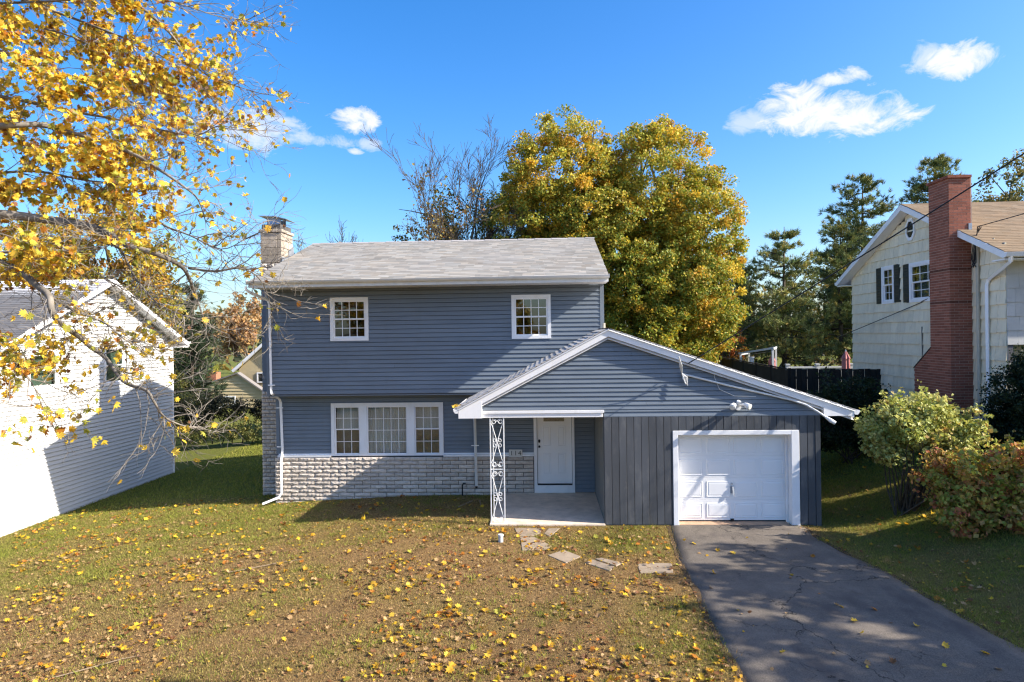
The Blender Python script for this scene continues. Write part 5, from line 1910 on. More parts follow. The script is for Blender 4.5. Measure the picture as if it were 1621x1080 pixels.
# hedge at the end of the side yard: dark clipped top, looser pale foot
hx = np.linspace(-18.6, -11.4, 7)
hd = root('back_hedge', (-15, 32.6, -.5), 'dark clipped hedge along the back of the side yard', 'hedge')
_, ci_, pt = blob_crown([(x, 32.8, 1.0, .95, .5, .75) for x in hx], 200, .34, 70, .7)
scatter('foliage', hd, pt, .10 * rng.uniform(.6, 1.3, len(pt)), palette(len(pt), [(.035, .04, .025), (.06, .055, .03), (.03, .035, .022)]), M['leaf'])
_, ci_, pt = blob_crown([(x, 32.3, -.05, .9, .35, .55) for x in hx], 130, .26, 60, .7)
scatter('lower_foliage', hd, pt, .09 * rng.uniform(.6, 1.3, len(pt)), palette(len(pt), [(.20, .21, .06), (.30, .26, .09), (.12, .14, .04)]), M['leaf'])
m = MB()
for x in np.linspace(-18.8, -11.2, 16):
    m.tube(curve_pts((x, 32.6, -.7), (x + random.uniform(-.2, .2), 32.7, 1.3), .05, 3), [.03, .025, .02, .01], 5)
m.build('stems', M['bark_dark'], hd)

# far house seen in the gap
fh = root('yellow_house', (-25, 57, -1), 'distant pale yellow gabled house above the back hedge', 'house')
mpF = front(55)
m = MB(mpF); m.add([(-28.9, 0, -1.5), (-23.3, 0, -1.5), (-23.3, 0, -.3), (-25.9, 0, 1.55), (-28.9, 0, .75)], [(0, 1, 2, 3, 4)])
fw = MB(); fw.prism([(-28.9, 55, -1.6), (-23.2, 55, -1.6), (-23.2, 55, -.3), (-26.0, 55, 1.62), (-28.9, 55, .70)], (0, .3, 0)); fw = fw.build('low_wing', M['tan_siding'], fh)
for i in range(11):
    z = -1.5 + i * .28
    lo = -28.88 if z < .72 else -28.9 + (z - .70) * 3.15
    hi_ = -23.22 if z < -.3 else -23.2 - (z + .3) * 1.45
    if hi_ - lo > .4:
        MB(mpF).add([(lo, .05, z), (hi_ - .1, .05, z), (hi_ - .45, .005, z + .27), (lo + .5 * (z > .4), .005, z + .27)], [(0, 1, 2, 3)]).build('siding_board', M['tan_siding'], fw)
mpF2 = front(56.5)
uw = MB(); uw.prism([(-26.6, 56.5, -1.6), (-21.6, 56.5, -1.6), (-21.6, 56.5, 1.95), (-24.15, 56.5, 4.05), (-26.6, 56.5, 1.95)], (0, 6, 0)); uw = uw.build('main_gable', M['tan_siding'], fh)
for sx in (-1, 1):
    m = MB(); m.bar((-24.15, 56.3, 4.25), (-24.15 + sx * 2.9, 56.3, 1.78), .3, .22); m.build('rake_board', M['white'], fh)
    m = MB(); m.prism([(-24.15, 56.2, 4.35), (-24.15 + sx * 3.0, 56.2, 1.9), (-24.15 + sx * 3.0, 56.2, 1.78), (-24.15, 56.2, 4.22)], (0, 6.6, 0)); m.build('roof', M['shingle_dark'], fh)
m = MB(); m.prism([(-26.0, 54.8, 1.74), (-29.3, 54.8, .68), (-29.3, 54.8, .58), (-26.0, 54.8, 1.62)], (0, .7, 0)); m.prism([(-26.0, 54.8, 1.74), (-23.0, 54.8, -.34), (-23.0, 54.8, -.46), (-26.0, 54.8, 1.60)], (0, .7, 0)); o = m.build('wing_roof', M['shingle_dark'], fh)
for o in [q for q in fh.children if 'roof' in q.name]:
    at = o.data.color_attributes.new('Col', 'FLOAT_COLOR', 'POINT')
    for d_ in at.data: d_.color = (.22, .20, .19, 1)
MB().box(-29.0, -28.1, 55.4, 56.2, -.5, 1.75).build('chimney', plain('far_brick', (.42, .16, .09), .9, .2, 9), fh)
for (x0, x1, z0, z1, mp) in ((-24.4, -23.75, 2.35, 3.1, mpF2), (-24.9, -24.45, .85, 1.55, mpF2), (-23.95, -23.5, .85, 1.55, mpF2), (-27.4, -26.3, -.9, -.35, mpF)):
    m = MB(mp); frame_rect(m, x0 - .1, x1 + .1, z0 - .1, z1 + .1, .1, 0, .08); wq = m.build('window', M['white'], fh)
    MB(mp).box(x0, x1, .0, .03, z0, z1).build('pane', bpy.data.materials['dark_pane'], wq)
m = MB(); m.add([(-27.6, 50, -1.2), (-25.9, 50, -1.2), (-26.9, 50, .55), (-27.2, 51.2, -.6), (-25.2, 51, -.9), (-26.2, 50.6, -.1)], [(0, 1, 5, 2), (0, 2, 3), (1, 4, 5)])
tag(m.build('tarp', M['white_vinyl']), 'white tarp peak showing over the back hedge', 'tarp')

# ---- shrubs by the beige house
def shrub(name, base, blobs, label, ncl, rc, per, ls, cols, weights, stems, group, zb=None, cat='shrub'):
    t = root(name, base, label, cat, group)
    ctr, ci, pts = blob_crown(blobs, ncl, rc, per, .5, .34 if name != 'clipped_yew' else .05)
    sh_ = MB()
    mid_ = np.array([np.mean([b[k] for b in blobs]) for k in range(3)])
    if name != 'clipped_yew':                             # stray shoots break the outline
        ep, ei = [], []
        for k in range(70):
            j = rng.integers(len(ctr))
            d_ = unit(unit(ctr[j] - mid_) + np.array((0, 0, .6)) + rng.normal(0, .35, 3))
            L_ = rng.uniform(.25, .60)
            sh_.tube([tuple(ctr[j]), tuple(ctr[j] + d_ * L_ * .5 + rng.normal(0, .02, 3)), tuple(ctr[j] + d_ * L_)], [.006, .005, .003], 3)
            for q in range(9):
                ep.append(ctr[j] + d_ * L_ * rng.uniform(.3, 1.02) + rng.normal(0, .03, 3)); ei.append(j)
        pts = np.concatenate([pts, np.array(ep)]); ci = np.concatenate([ci, np.array(ei)])
        tag(sh_.build('shoots', M['bark_dark'], t, fix=False), kind='stuff')
    n = len(pts)
    c = palette(n, cols, weights, .2)
    cc = palette(len(ctr), cols, weights, .2)
    c = c * .5 + cc[ci] * .5
    scatter('foliage', t, pts, ls * rng.uniform(.6, 1.3, n), c, M['leaf'], T_DIA * np.array((1.1, 1, 1)), nb=np.array((0, -.2, 1.0)), bias=.35)
    m = MB()
    for k in range(stems):
        e_ = Vector(tuple(ctr[rng.integers(len(ctr))]))
        b_ = Vector(base) + Vector((random.gauss(0, .12), random.gauss(0, .12), -.1))
        p = curve_pts(b_, e_, .06, 4)
        m.tube(p, [.022, .018, .014, .010, .006], 5)
    m.build('stems', M['bark_dark'], t)
    return t


SY = 15.9
shrub('rounded_shrub', (8.35, SY, gz(8.35, SY)), [(8.3, SY, 2.35, .85, .8, .50), (9.0, SY, 2.35, .95, .8, .50), (8.7, SY, 2.6, .8, .7, .42), (9.5, SY - .1, 1.95, .55, .6, .45), (7.9, SY, 1.95, .45, .5, .45)],
      'round-topped pale green shrub on bare stems, before the brick chimney', 300, .24, 60, .095, [(.46, .48, .13), (.58, .56, .22), (.28, .32, .07), (.42, .22, .08)], [5, 4, 3, 1], 34, 'shrubs at the beige house')
shrub('burning_bush', (8.9, 14.2, gz(8.9, 14.2)), [(8.5, 14.2, 1.45, .65, .7, .6), (9.4, 14.0, 1.65, .75, .7, .6), (10.3, 14.0, 1.7, .8, .7, .7), (9.0, 14.1, .95, .9, .8, .45), (10.2, 13.9, .95, 1.0, .8, .6), (8.6, 14.0, .75, .6, .6, .45), (9.6, 13.6, .80, .8, .6, .45)],
      'reddening bush with orange-tipped leaves at the edge of the side lawn', 300, .24, 56, .105, [(.56, .22, .10), (.30, .33, .06), (.66, .38, .09), (.46, .46, .09), (.55, .18, .10)], [3, 5, 2, 4.5, 3.5], 40, 'shrubs at the beige house')
shrub('dark_hedge_bush', (9.2, 20.6, gz(9.2, 20.6)), [(8.75, 20.6, 1.9, .75, .8, 1.2), (9.6, 20.8, 2.0, .85, .8, 1.15), (9.9, 20.4, 1.5, .6, .6, .8)],
      'dark green holly-like bush between garage eave and board fence', 260, .26, 52, .085, [(.030, .048, .018), (.05, .07, .025), (.022, .032, .015)], [4, 3, 3], 16, 'shrubs at the beige house')
yw = shrub('clipped_yew', (11.55, 16.0, gz(11.55, 16.0)), [(11.5, 16.0, 2.6, 1.12, 1.0, 1.35), (11.55, 16.0, 1.75, 1.3, 1.1, 1.05), (11.55, 16, 3.5, .6, .6, .75)],
           'very dark clipped conical yew beside the beige house corner', 900, .2, 75, .06, [(.02, .036, .018), (.03, .05, .022), (.014, .026, .013)], None, 10, 'shrubs at the beige house')

# ---- trees that stand outside the frame: they shade the driveway and stand across the street
leafy_tree('street_oak', (17.6, 9.2, 1.2), .3, [(17.2, 9.2, 7.0, 3.4, 2.9, 2.6), (16.4, 11.4, 6.2, 2.6, 1.5, 2.0), (18.6, 6.8, 7.8, 3, 2.4, 2.4)], 'leafy tree beyond the driveway whose crown dapples the asphalt', 185, .62, 62, .24, [(.30, .24, .04), (.12, .13, .03)], [1, 1], limbs=16)
leafy_tree('street_oak', (23.5, 9.5, 1.2), .32, [(23.2, 9.6, 9.2, 3.6, 2.0, 2.8), (22.0, 7.6, 8.4, 3.0, 2.2, 2.6)], 'second shade tree farther off beyond the beige house garden', 120, .7, 60, .26, [(.30, .24, .04), (.12, .13, .03)], [1, 1], limbs=14)
for k, (x, y) in enumerate(((-22, -52), (-6, -58), (9, -54), (26, -60), (42, -52))):
    leafy_tree('street_maple', (x, y, 0), .3, [(x, y, 7, 4.2, 3.5, 4.2), (x + 1.5, y, 4.6, 3.6, 3, 2.6)], ['golden maple across the street, westernmost', 'green maple across the street facing the front door', 'yellow maple across the street facing the garage', 'large maple across the street beyond the driveway', 'easternmost maple across the street'][k],
               110, .9, 34, .5, [(.50, .33, .035), (.13, .15, .03), (.40, .18, .03)], [2, 3, 1], 'maples across the street', limbs=6)
# far wooded skyline
tl = []
for k in range(90):
    a = R(-62 + k * 1.42)
    d = rng.uniform(85, 120)
    x, y = d * math.sin(a), d * math.cos(a)
    h = rng.uniform(8, 13)
    n = 150
    o_ = unit(rng.normal(size=(n, 3))) * rng.random((n, 1)) ** .4
    tl.append(np.stack([x + o_[:, 0] * 4.5, y + o_[:, 1] * 4, h * .45 + o_[:, 2] * h * .55], 1))
tl = np.concatenate(tl)
o = scatter('treeline', None, tl, 1.0 * rng.uniform(.6, 1.4, len(tl)), palette(len(tl), [(.12, .13, .05), (.24, .17, .07), (.30, .20, .06), (.07, .08, .04)]), M['leaf'])
tag(o, 'far wooded skyline behind the gardens', 'trees', kind='stuff')
# brush under the pines
_, _, pt = blob_crown([(x, 44 + 3 * math.sin(x), 1.5, 2.0, 1.2, 1.4) for x in np.arange(10.5, 34, 2.2)], 260, .6, 46, .7)
o = scatter('undergrowth', None, pt, .20 * rng.uniform(.6, 1.4, len(pt)), palette(len(pt), [(.05, .055, .025), (.10, .08, .035), (.16, .10, .04), (.24, .18, .08)], [4, 3, 2, 1]), M['leaf'])
tag(o, 'shaded brush and saplings under the pines', 'undergrowth', kind='stuff')
_, _, pt = blob_crown([(x, 46 + 2 * math.sin(x), .6, 2.2, 1.2, 2.0) for x in np.arange(-30, 9, 2.3) if not -26.5 < x < -16], 300, .6, 40, .7)
o = scatter('undergrowth', None, pt, .22 * rng.uniform(.6, 1.4, len(pt)), palette(len(pt), [(.07, .08, .03), (.13, .11, .04), (.20, .13, .05)]), M['leaf'])
tag(o, 'brush along the rear gardens behind the hedge', 'undergrowth', kind='stuff')

# ================================================================== the big maple in front, left
LIMBS = [
    (0.050, [(-10.12,10.00,9.40), (-8.34,9.85,9.05), (-7.86,9.97,8.86), (-7.41,10.26,8.76), (-7.20,10.51,8.67), (-6.61,10.52,8.42), (-5.99,10.29,8.02)]),
    (0.060, [(-9.39,9.25,7.60), (-7.91,9.39,7.75), (-7.52,9.69,7.84), (-7.27,9.92,7.79), (-6.69,9.91,7.61), (-6.07,9.66,7.33), (-5.57,9.37,7.05), (-5.16,9.25,6.78), (-5.00,9.40,6.60), (-5.05,9.70,6.34)]),
    (0.085, [(-9.27,9.12,6.51), (-8.02,9.43,6.46), (-7.48,9.63,6.40), (-6.75,9.59,6.27), (-6.24,9.33,6.09), (-5.84,9.04,5.90), (-5.37,8.95,5.76), (-5.11,9.13,5.60), (-5.15,9.43,5.42), (-5.18,9.64,5.22), (-5.04,9.59,4.87)]),
    (0.030, [(-6.17,9.56,6.10), (-5.90,9.74,6.36), (-5.57,9.67,6.23), (-5.13,9.39,6.08), (-4.53,9.12,5.83), (-4.18,9.06,5.94)]),
    (0.060, [(-8.54,8.76,6.17), (-7.98,8.94,5.87), (-7.29,8.87,5.56), (-6.82,8.59,5.33), (-6.43,8.32,5.16), (-6.34,8.26,4.94), (-6.36,8.46,4.78), (-6.36,8.76,4.63), (-6.31,8.94,4.47), (-6.04,8.86,4.32), (-5.62,8.58,4.02), (-5.15,8.32,3.92), (-5.01,8.26,3.78), (-5.00,8.46,3.56), (-4.96,8.77,3.41), (-4.88,8.95,3.35)]),
    (0.030, [(-7.00,9.05,5.21), (-6.62,8.94,5.03), (-6.14,8.66,4.90), (-5.70,8.40,4.77), (-5.43,8.37,4.56), (-5.30,8.59,4.47)]),
    (0.030, [(-8.01,8.75,4.76), (-7.33,8.64,4.58), (-6.93,8.36,4.41), (-6.67,8.10,4.21), (-6.48,8.07,4.05), (-6.51,8.29,3.71)]),
    (0.030, [(-10.74,10.62,10.23), (-8.73,10.32,10.05), (-7.39,10.08,9.93), (-6.57,10.09,10.00), (-5.79,10.33,9.94), (-5.32,10.62,9.87), (-4.75,10.75,9.80)]),
    (0.040, [(-8.37,10.69,11.12), (-7.24,10.47,10.53), (-6.58,10.50,10.06), (-6.36,10.76,9.87), (-6.26,11.05,9.73), (-6.04,11.15,9.38), (-5.63,10.98,9.03), (-5.05,10.68,8.74), (-4.64,10.47,8.55)]),
    (0.035, [(-9.79,9.66,8.56), (-8.44,9.72,8.35), (-7.86,10.00,8.28), (-7.34,10.27,8.21), (-6.77,10.34,8.11), (-6.03,10.15,7.88), (-5.26,9.85,7.67), (-4.82,9.66,7.74), (-4.51,9.73,7.70)]),
    (0.035, [(-9.70,9.55,7.08), (-8.55,9.83,7.17), (-7.95,10.09,7.25), (-7.26,10.13,7.11), (-6.61,9.92,6.99), (-5.97,9.62,6.81)]),
    (0.040, [(-11.08,10.96,11.18), (-9.71,11.21,10.81), (-8.45,11.22,10.33), (-7.39,10.99,9.85), (-6.54,10.69,9.42), (-5.83,10.55,8.97), (-5.48,10.68,8.60)]),
    (0.030, [(-6.64,9.42,6.24), (-6.18,9.40,5.90), (-5.79,9.15,5.45), (-5.30,8.86,5.07), (-4.88,8.75,4.89)]),
    (0.030, [(-8.87,9.29,5.89), (-7.68,9.02,5.83), (-6.90,8.74,5.82), (-6.39,8.66,5.68), (-6.17,8.83,5.52), (-6.01,9.14,5.32)]),
    (0.025, [(-5.19,9.48,5.61), (-4.67,9.22,5.53), (-4.28,9.16,5.56), (-4.10,9.36,5.44), (-4.09,9.67,5.18), (-4.12,9.85,4.91)]),
    (0.030, [(-10.35,10.90,9.81), (-8.98,10.87,9.96), (-8.03,11.10,9.81), (-7.33,11.40,9.36), (-6.73,11.55,9.06), (-6.22,11.44,8.45)]),
]
ATT = [1, 1, 1, 0, 1, 0, 1, 1, 1, 1, 1, 1, 0, 1, 0, 1]
TRK = Vector((-11.7, 9.9, gz(-11.7, 9.9)))
mt = root('front_maple', tuple(TRK), 'yellow autumn maple reaching its branches in over the lawn', 'tree')
m = MB(); m.tube([TRK + Vector((0, 0, -.3)), TRK + Vector((0, 0, .5)), TRK + Vector((.05, 0, 3.5)), TRK + Vector((.1, .05, 7)), TRK + Vector((0, .2, 11)), TRK + Vector((.2, .1, 13))], [.45, .34, .29, .23, .13, .05], 12)
m.build('trunk', M['bark'], mt, smooth=True)
rd = random.Random(77)
twigs = MB()
LP, LW = [], []                          # leaf positions and weights


def leafiness(p):
    """thick and golden close in, thinning to bare twigs at the drip line"""
    k = 1.0 - S(p[0], -7.2, -4.4)
    k = max(k, .05) * (.30 + .70 * S(p[2], 4.8, 7.2))
    return k


def sprout(p, d, L_, r, lv):
    n = 4
    pts = [p]
    for i in range(n):
        d = (d + Vector((rd.gauss(0, .20), rd.gauss(0, .20), rd.gauss(.0, .20)))).normalized()
        pts.append(pts[-1] + d * L_ / n)
    twigs.tube(pts, [r * (1 - .6 * i / n) for i in range(n + 1)], 4 if lv == 0 else 3, cap=False)
    for q in pts[1:]:
        LP.append((q, d, lv))
    if lv >= 2:
        return
    for k in range(rd.randint(2, 4)):
        i = rd.randint(1, n)
        nd = (d + Vector((rd.gauss(0, .6), rd.gauss(0, .6), rd.gauss(.05, .5)))).normalized()
        sprout(pts[i], nd, L_ * rd.uniform(.45, .75), max(r * .55, .0036), lv + 1)


for (r, pts), at_ in zip(LIMBS, ATT):
    pts = [Vector(p) for p in pts]
    if at_:
        z0 = max(pts[0].z - 1.2, 2.2)
        pts = [Vector((TRK.x + .1, TRK.y, z0)), Vector((TRK.x + 1.1, TRK.y * .6 + pts[0].y * .4, z0 * .5 + pts[0].z * .5))] + pts
    # smooth the polyline
    fine = []
    for i in range(len(pts) - 1):
        for k in range(4):
            t_ = k / 4
            p0, p1, p2, p3 = pts[max(i - 1, 0)], pts[i], pts[i + 1], pts[min(i + 2, len(pts) - 1)]
            fine.append(.5 * ((2 * p1) + (p2 - p0) * t_ + (2 * p0 - 5 * p1 + 4 * p2 - p3) * t_ ** 2 + (3 * p1 - p0 - 3 * p2 + p3) * t_ ** 3))
    fine.append(pts[-1])
    N = len(fine)
    MB().tube(fine, [max(r * (1.0 if at_ else .8) * (1 - .88 * i / (N - 1)), .006) for i in range(N)], 8).build('limb', M['bark'], mt, smooth=True)
    acc = 0
    for i in range(3, N):
        acc += (fine[i] - fine[i - 1]).length
        if acc > .15:
            acc = 0
            if fine[i].x < -9.8: continue
            dirn = (fine[i] - fine[i - 1]).normalized()
            f = i / N
            for rep in range(2):
                sd = (dirn * .7 + Vector((rd.gauss(0, .55), rd.gauss(0, .55), rd.gauss(-.02, .55)))).normalized()
                sprout(fine[i], sd, rd.uniform(.35, .95) * (1.1 - .3 * f), .008, 0)
    for k in range(3):
        sprout(fine[-1], ((fine[-1] - fine[-3]).normalized() + Vector((rd.gauss(0, .3), rd.gauss(0, .3), rd.gauss(0, .3)))).normalized(), .6, .006, 0)
twigs.build('twigs', M['bark'], mt, fix=False)
C, Dr = [], []
for q, d, lv in LP:
    w_ = leafiness(q) * 2.0 * S(mnoise.noise(Vector((q.x * 1.25, q.y * 1.25, q.z * 1.25 + 5))) + .5 * mnoise.noise(Vector((q.x * 3, q.y * 3, q.z * 3))), -.12, .32)
    nl = (0, 1.6, 3)[lv] * w_ * .46
    nl = int(nl) + (rd.random() < nl % 1)
    for k in range(nl):
        C.append((q.x + rd.gauss(0, .035), q.y + rd.gauss(0, .035), q.z - abs(rd.gauss(.02, .035))))
        Dr.append((d.x + rd.gauss(0, .7), d.y + rd.gauss(0, .7), d.z - .7 + rd.gauss(0, .4)))
C, Dr = np.array(C), np.array(Dr)
n = len(C)
dd = unit(Dr)
nn = unit(np.cross(dd, unit(rng.normal(size=(n, 3)))) + np.array((.15, -.25, .25)))
ss = unit(np.cross(dd, nn)); nn = np.cross(ss, dd)
LC = ['yellow', 'gold', 'orange', 'brown', 'olive']
lw = np.array([6, 3.2, .9, 1.8, 3.0])
MC = np.array([(.80, .55, .06), (.70, .42, .04), (.48, .19, .03), (.24, .11, .05), (.36, .35, .05)])
cix = rng.choice(5, n, p=lw / lw.sum())
sz = rng.uniform(.055, .118, n) * np.where(cix == 3, .65, 1.0)
# the three hundred that show largest hang as single leaves, the rest as one mass
dist = np.linalg.norm(C - np.array((0, 0, CAM_H)), axis=1)
inview = (C[:, 0] > -.80 * C[:, 1] - .3) & (C[:, 2] < 4.56 + .50 * C[:, 1])
score = np.where(inview, sz / dist, 0)
big = np.argsort(-score)[:300]
rest_ = np.setdiff1d(np.arange(n), big)
cols_ = MC[cix] * (1 + rng.uniform(-.25, .25, (n, 1)))
tag(scatter('leaves', mt, C[rest_], sz[rest_], cols_[rest_], M['leaf'], T_MAP, F_MAP, fr=(ss[rest_], dd[rest_], nn[rest_]), curl=1.0), kind='stuff')


def unit_leaf(nm, matn, curl):
    me = bpy.data.meshes.new(nm)
    v = T_MAP.copy(); v[:, 2] += curl * (v[:, 0] ** 2 + .5 * v[:, 1] ** 2)
    me.from_pydata([tuple(p) for p in v], [], [tuple(int(i) for i in f) for f in F_MAP])
    me.materials.append(M[matn])
    return me


UL = {k: [unit_leaf('maple_leaf', 'leaf_' + k, c_) for c_ in (.2, .9, -.5)] for k in LC + ['tan']}
for i in big:
    o = link('leaf', UL[LC[cix[i]]][i % 3], mt)
    mx = Matrix(((ss[i][0], dd[i][0], nn[i][0]), (ss[i][1], dd[i][1], nn[i][1]), (ss[i][2], dd[i][2], nn[i][2]))).to_4x4()
    o.matrix_local = Matrix.Translation(Vector(tuple(C[i])) - LOC[mt.name]) @ mx @ Matrix.Scale(float(sz[i]), 4)
print('maple leaves', n)

# ================================================================== grass and fallen leaves
def in_poly(x, y, poly):
    ins = np.zeros(len(x), bool)
    j = len(poly) - 1
    for i in range(len(poly)):
        xi, yi = poly[i]; xj, yj = poly[j]
        c_ = ((yi > y) != (yj > y)) & (x < (xj - xi) * (y - yi) / (yj - yi + 1e-12) + xi)
        ins ^= c_; j = i
    return ins


def free_lawn(x, y, margin=.0, stones=True):
    ok = ~((x > interp(DL, y) - margin) & (x < interp(DR, y) + margin) & (y < 15.9))
    ok &= ~((x > -1.40) & (x < 6.45) & (y > 15.82))
    ok &= ~((x > HX0 - .08) & (x < 6.45) & (y > 18.9))
    ok &= ~((x > cx0) & (x < HX0) & (y > 20.4) & (y < 21.6))
    ok &= x > XW + .02
    ok &= ~((x > 10.95) & (y > 17.1))
    if stones:
        for poly in flagstones:
            px_ = sum(p[0] for p in poly) / len(poly); py_ = sum(p[1] for p in poly) / len(poly)
            ok &= ~in_poly(x, y, [(px_ + (p[0] - px_) * .93, py_ + (p[1] - py_) * .93) for p in poly])
    return ok


def blades(n, x0, x1, y0, y1, hmin, hmax, wid, pw):
    y = y0 + (y1 - y0) * rng.random(n) ** pw
    x = x0 + (x1 - x0) * rng.random(n)
    k = (x > -.85 * y - 1.0) & (x < .76 * y + 1.0) & free_lawn(x, y, -.05)
    x, y = x[k], y[k]
    g = lawn_green_fast(x, y)
    n = len(x)
    # short where the turf has died back
    keep = rng.random(n) < .75 + .25 * g
    x, y, g = x[keep], y[keep], g[keep]; n = len(x)
    z = ground_z(x, y)
    h = rng.uniform(hmin, hmax, n) * (.55 + .6 * g)
    a = rng.uniform(0, 2 * np.pi, n)
    lean = rng.uniform(.2, 1.3, n) * h
    la = rng.uniform(0, 2 * np.pi, n)
    w_ = wid * rng.uniform(.6, 1.3, n)
    bx_, by_ = np.cos(a) * w_, np.sin(a) * w_
    v = np.empty((n, 3, 3))
    v[:, 0] = np.stack([x - bx_, y - by_, z - .005], 1)
    v[:, 1] = np.stack([x + bx_, y + by_, z - .005], 1)
    v[:, 2] = np.stack([x + np.cos(la) * lean, y + np.sin(la) * lean, z + h], 1)
    gg = np.clip(g + rng.normal(0, .22, n), 0, 1)[:, None]
    t1 = rng.random((n, 1))
    c = (GREEN_A * (1 - t1) + GREEN_B * t1) * gg + (BROWN_A * (1 - t1) + BROWN_B * t1) * (1 - gg)
    return v.reshape(-1, 3), np.repeat(c, 3, 0)


_gx, _gy = np.arange(-20, 13.01, .25), np.arange(6, 36.01, .25)
_GX, _GY = np.meshgrid(_gx, _gy)
_G = lawn_green(_GX.ravel(), _GY.ravel()).reshape(_GX.shape)


def lawn_green_fast(x, y):
    fx = np.clip((x + 20) / .25, 0, len(_gx) - 1.001); fy = np.clip((y - 6) / .25, 0, len(_gy) - 1.001)
    ix, iy = fx.astype(int), fy.astype(int); tx, ty = fx - ix, fy - iy
    return _G[iy, ix] * (1 - tx) * (1 - ty) + _G[iy, ix + 1] * tx * (1 - ty) + _G[iy + 1, ix] * (1 - tx) * ty + _G[iy + 1, ix + 1] * tx * ty


v1, c1 = blades(1100000, -15, 12, 7.0, 19.5, .018, .048, .0055, 1.4)
v2, c2 = blades(160000, -20, 12, 19.0, 34, .03, .07, .012, 1.0)
def tufts(n, per):
    y = 8.2 + 11 * rng.random(n) ** 1.3; x = rng.uniform(-14.6, 11, n)
    k = (x > -.80 * y - .6) & (x < .74 * y + .6) & free_lawn(x, y) & (rng.random(n) < .25 + .75 * lawn_green_fast(x, y))
    x, y = x[k], y[k]; n = len(x)
    kk = rng.poisson(per, n); i = np.repeat(np.arange(n), kk); m_ = len(i)
    rad = rng.uniform(.03, .12, n)[i]
    px = x[i] + rng.normal(0, 1, m_) * rad; py = y[i] + rng.normal(0, 1, m_) * rad
    z = ground_z(px, py); h = rng.uniform(.03, .085, m_) * rng.uniform(.6, 1.2, n)[i]
    a = rng.uniform(0, 6.28, m_); w_ = rng.uniform(.004, .009, m_)
    la = np.arctan2(py - y[i], px - x[i]) + rng.normal(0, .6, m_); ln = h * rng.uniform(.3, 1.2, m_)
    v = np.empty((m_, 3, 3))
    v[:, 0] = np.stack([px - np.cos(a) * w_, py - np.sin(a) * w_, z - .005], 1)
    v[:, 1] = np.stack([px + np.cos(a) * w_, py + np.sin(a) * w_, z - .005], 1)
    v[:, 2] = np.stack([px + np.cos(la) * ln, py + np.sin(la) * ln, z + h], 1)
    t1 = rng.random((m_, 1)); dry = (rng.random(n) < .3)[i][:, None]
    c = np.where(dry, BROWN_A * (1 - t1) + BROWN_B * t1, GREEN_A * (1 - t1) + GREEN_B * t1)
    return v.reshape(-1, 3), np.repeat(c, 3, 0)


v3, c3 = tufts(5200, 26)
vv, cc = np.concatenate([v1, v2, v3]), np.concatenate([c1, c2, c3])
gr = fast_mesh('grass', vv, np.arange(len(vv)).reshape(-1, 3), M['grass'], None, cc)
tag(gr, 'short autumn grass and thatch of the lawns', 'grass', kind='stuff')
print('blades', len(vv) // 3)


nb_ = 42000
by_ = 8.2 + 12 * rng.random(nb_) ** 1.35; bx_ = rng.uniform(-15, 11.5, nb_)
kb_ = (bx_ > -.80 * by_ - .6) & (bx_ < .74 * by_ + .6) & free_lawn(bx_, by_) & (rng.random(nb_) < np.where(bx_ > 5.5, .35, 1.0))
bx_, by_ = bx_[kb_], by_[kb_]
bits = scatter('leaf_crumbs', None, np.stack([bx_, by_, ground_z(bx_, by_) + .022], 1), .018 + .045 * rng.random(len(bx_)) ** 2, palette(len(bx_), [(.10, .05, .025), (.30, .18, .08), (.46, .30, .13), (.20, .10, .04), (.50, .33, .06)], [4, 4, 3, 4, 1.2]), M['leaf'], nb=np.array((0, 0, 1.0)), bias=.6)
tag(bits, 'crumbled brown leaf bits worked into the lawn', 'leaf litter', kind='stuff')


def leaf_spots(n):
    y = 7.3 + 12.5 * rng.random(n * 6) ** 1.25
    x = rng.uniform(-14.5, 11.0, n * 6)
    den = np.array([.38 + .8 * mnoise.noise(Vector((a * .35, b * .5, 9))) + .8 * mnoise.noise(Vector((a * 1.4, b * 1.6, 4))) for a, b in zip(x, y)])
    den = den + .8 * np.exp(-((x - XW - .5) / .7) ** 2) + .2 * np.exp(-((y - 15.5) / .35) ** 2) * (x > -2) * (x < 2.5)
    den = den * np.where(x > 2.6, .25, 1.0) * np.where(x < -11, 1.2, 1.0) * (1 - .5 * Sv(y, 14, 17)) * (1.0 - .45 * np.exp(-(((x + 6) / 3) ** 2 + ((y - 15) / 2) ** 2)))
    k = (rng.random(len(x)) < den) & (x > -.80 * y - .6) & (x < .74 * y + .6) & free_lawn(x, y, 0, False)
    return x[k][:n], y[k][:n]


x, y = leaf_spots(6200)
# a scatter over the asphalt, the slab edge and the stones
xd = rng.uniform(2.7, 6.3, 46); yd = rng.uniform(8.8, 15.8, 46)
kd = (xd > interp(DL, yd) + .1) & (xd < interp(DR, yd) - .1)
xd, yd = xd[kd], yd[kd]
n1 = len(x)
X_, Y_ = np.concatenate([x, xd]), np.concatenate([y, yd])
Z_ = ground_z(X_, Y_) + np.where(np.arange(len(X_)) < n1, .035, .035)
n = len(X_)
tilt = rng.normal(0, .35, (n, 3)); nn = unit(np.array((0, 0, 1.0)) + tilt * np.array((1, 1, 0)))
dd = unit(np.cross(nn, unit(rng.normal(size=(n, 3))))); ss = np.cross(dd, nn)
FC = ['yellow', 'gold', 'orange', 'brown', 'tan', 'olive']
FCC = np.array([(.70, .46, .035), (.60, .32, .025), (.46, .17, .025), (.22, .10, .04), (.48, .31, .14), (.38, .36, .05)])
fw_ = np.array([3.2, 2.8, 1.5, 4.8, 4.2, .6]); fi = rng.choice(6, n, p=fw_ / fw_.sum())
sz = (.035 + .095 * rng.random(n) ** 1.8) * np.where(np.isin(fi, (3, 4)), .8, 1.0)
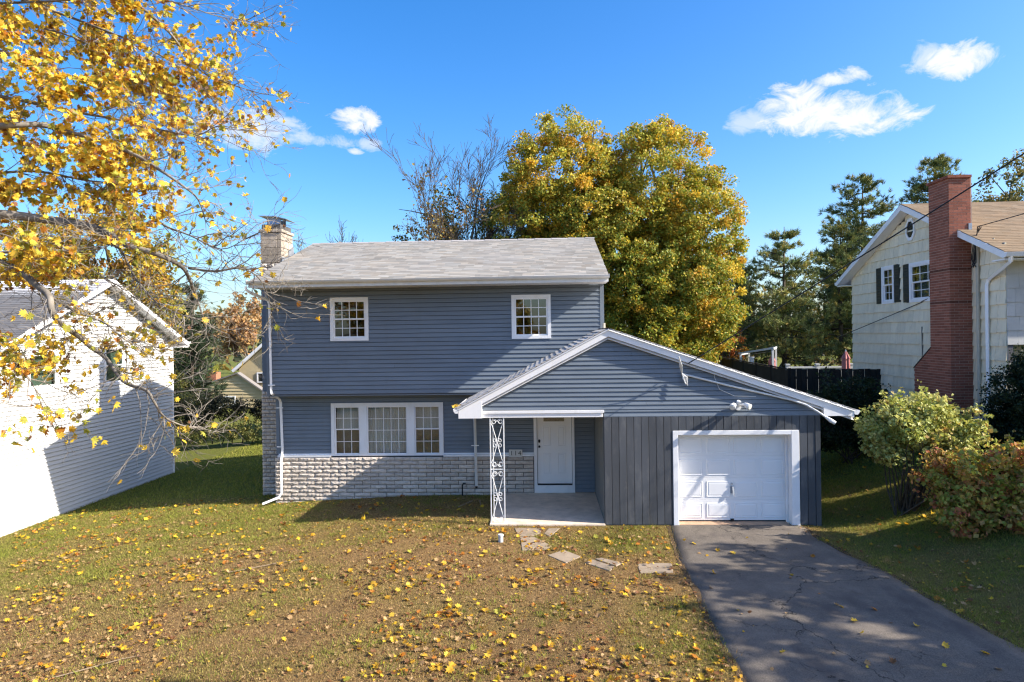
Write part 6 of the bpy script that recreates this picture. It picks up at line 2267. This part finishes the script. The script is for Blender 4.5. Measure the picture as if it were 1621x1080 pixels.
dist = np.sqrt(X_ ** 2 + Y_ ** 2 + CAM_H ** 2)
scr = sz / dist
scr[:n1] *= (Y_[:n1] > 8.75) & (X_[:n1] > -.76 * Y_[:n1]) & (X_[:n1] < .68 * Y_[:n1])
big = np.argsort(-scr)[:300]
big = np.union1d(big, np.arange(n1, n))
big = big[np.argsort(-scr[big] - 9 * (big >= n1))][:300]
rest_ = np.setdiff1d(np.arange(n), big)
lit = scatter('leaf_litter', None, np.stack([X_, Y_, Z_], 1)[rest_], sz[rest_], FCC[fi[rest_]] * (1 + rng.uniform(-.2, .2, (len(rest_), 1))), M['leaf'], T_MAP + np.array((0, 0, .05)), F_MAP, fr=(ss[rest_], dd[rest_], nn[rest_]), curl=.9)
tag(lit, 'smaller yellow and brown fallen leaves littering the lawn', 'leaf litter', kind='stuff')
for i in big:
    k = FC[fi[i]]
    o = link('fallen_leaf', UL[k][i % 3])
    mx = Matrix(((ss[i][0], dd[i][0], nn[i][0]), (ss[i][1], dd[i][1], nn[i][1]), (ss[i][2], dd[i][2], nn[i][2]))).to_4x4()
    o.matrix_world = Matrix.Translation((X_[i], Y_[i], Z_[i])) @ mx @ Matrix.Scale(float(sz[i]), 4)
    nmz = dict(yellow='bright yellow', gold='golden', orange='orange', brown='dark brown', tan='pale tan', olive='yellow-green')[k]
    if i < n1:
        px_, py_ = X_[i], Y_[i]
        zone = ('beside the driveway edge' if px_ > 1.6 else 'near the porch flagstones' if py_ > 12.4 and px_ > -1.6 else 'below the triple window' if py_ > 13.5 and px_ > -7 else
                'near the white house wall' if px_ < -9 else 'at the bottom edge, left third' if py_ < 10 and px_ < -3.4 else 'at the bottom edge, middle' if py_ < 10 else
                'on the mid lawn, left part' if px_ < -4 else 'on the mid lawn, centre')
        size_ = 'large ' if sz[i] > .108 else ''
        tag(o, '%s%s fallen maple leaf %s' % (size_, nmz, zone), 'leaf', '%s%s fallen leaves %s' % (size_, nmz, zone))
    else:
        tag(o, '%s fallen maple leaf lying on the driveway' % nmz, 'leaf', '%s leaves fallen on the driveway' % nmz)
# leaves caught in the gutter corner of the porch roof
for k in range(9):
    o = link('leaf_in_gutter', UL[('gold', 'yellow', 'brown')[k % 3]][k % 3])
    o.matrix_world = Matrix.Translation((EL[0] - .08 + random.uniform(-.05, .12), YF + .05 + random.uniform(0, .35), EL[1] - .01 + random.uniform(0, .05))) @ Matrix.Rotation(random.uniform(0, 6), 4, 'Z') @ Matrix.Rotation(random.uniform(-.8, .8), 4, 'X') @ Matrix.Scale(.11, 4)
    tag(o, 'autumn leaf caught in the gutter corner of the porch roof', 'leaf', 'leaves caught in the porch gutter')
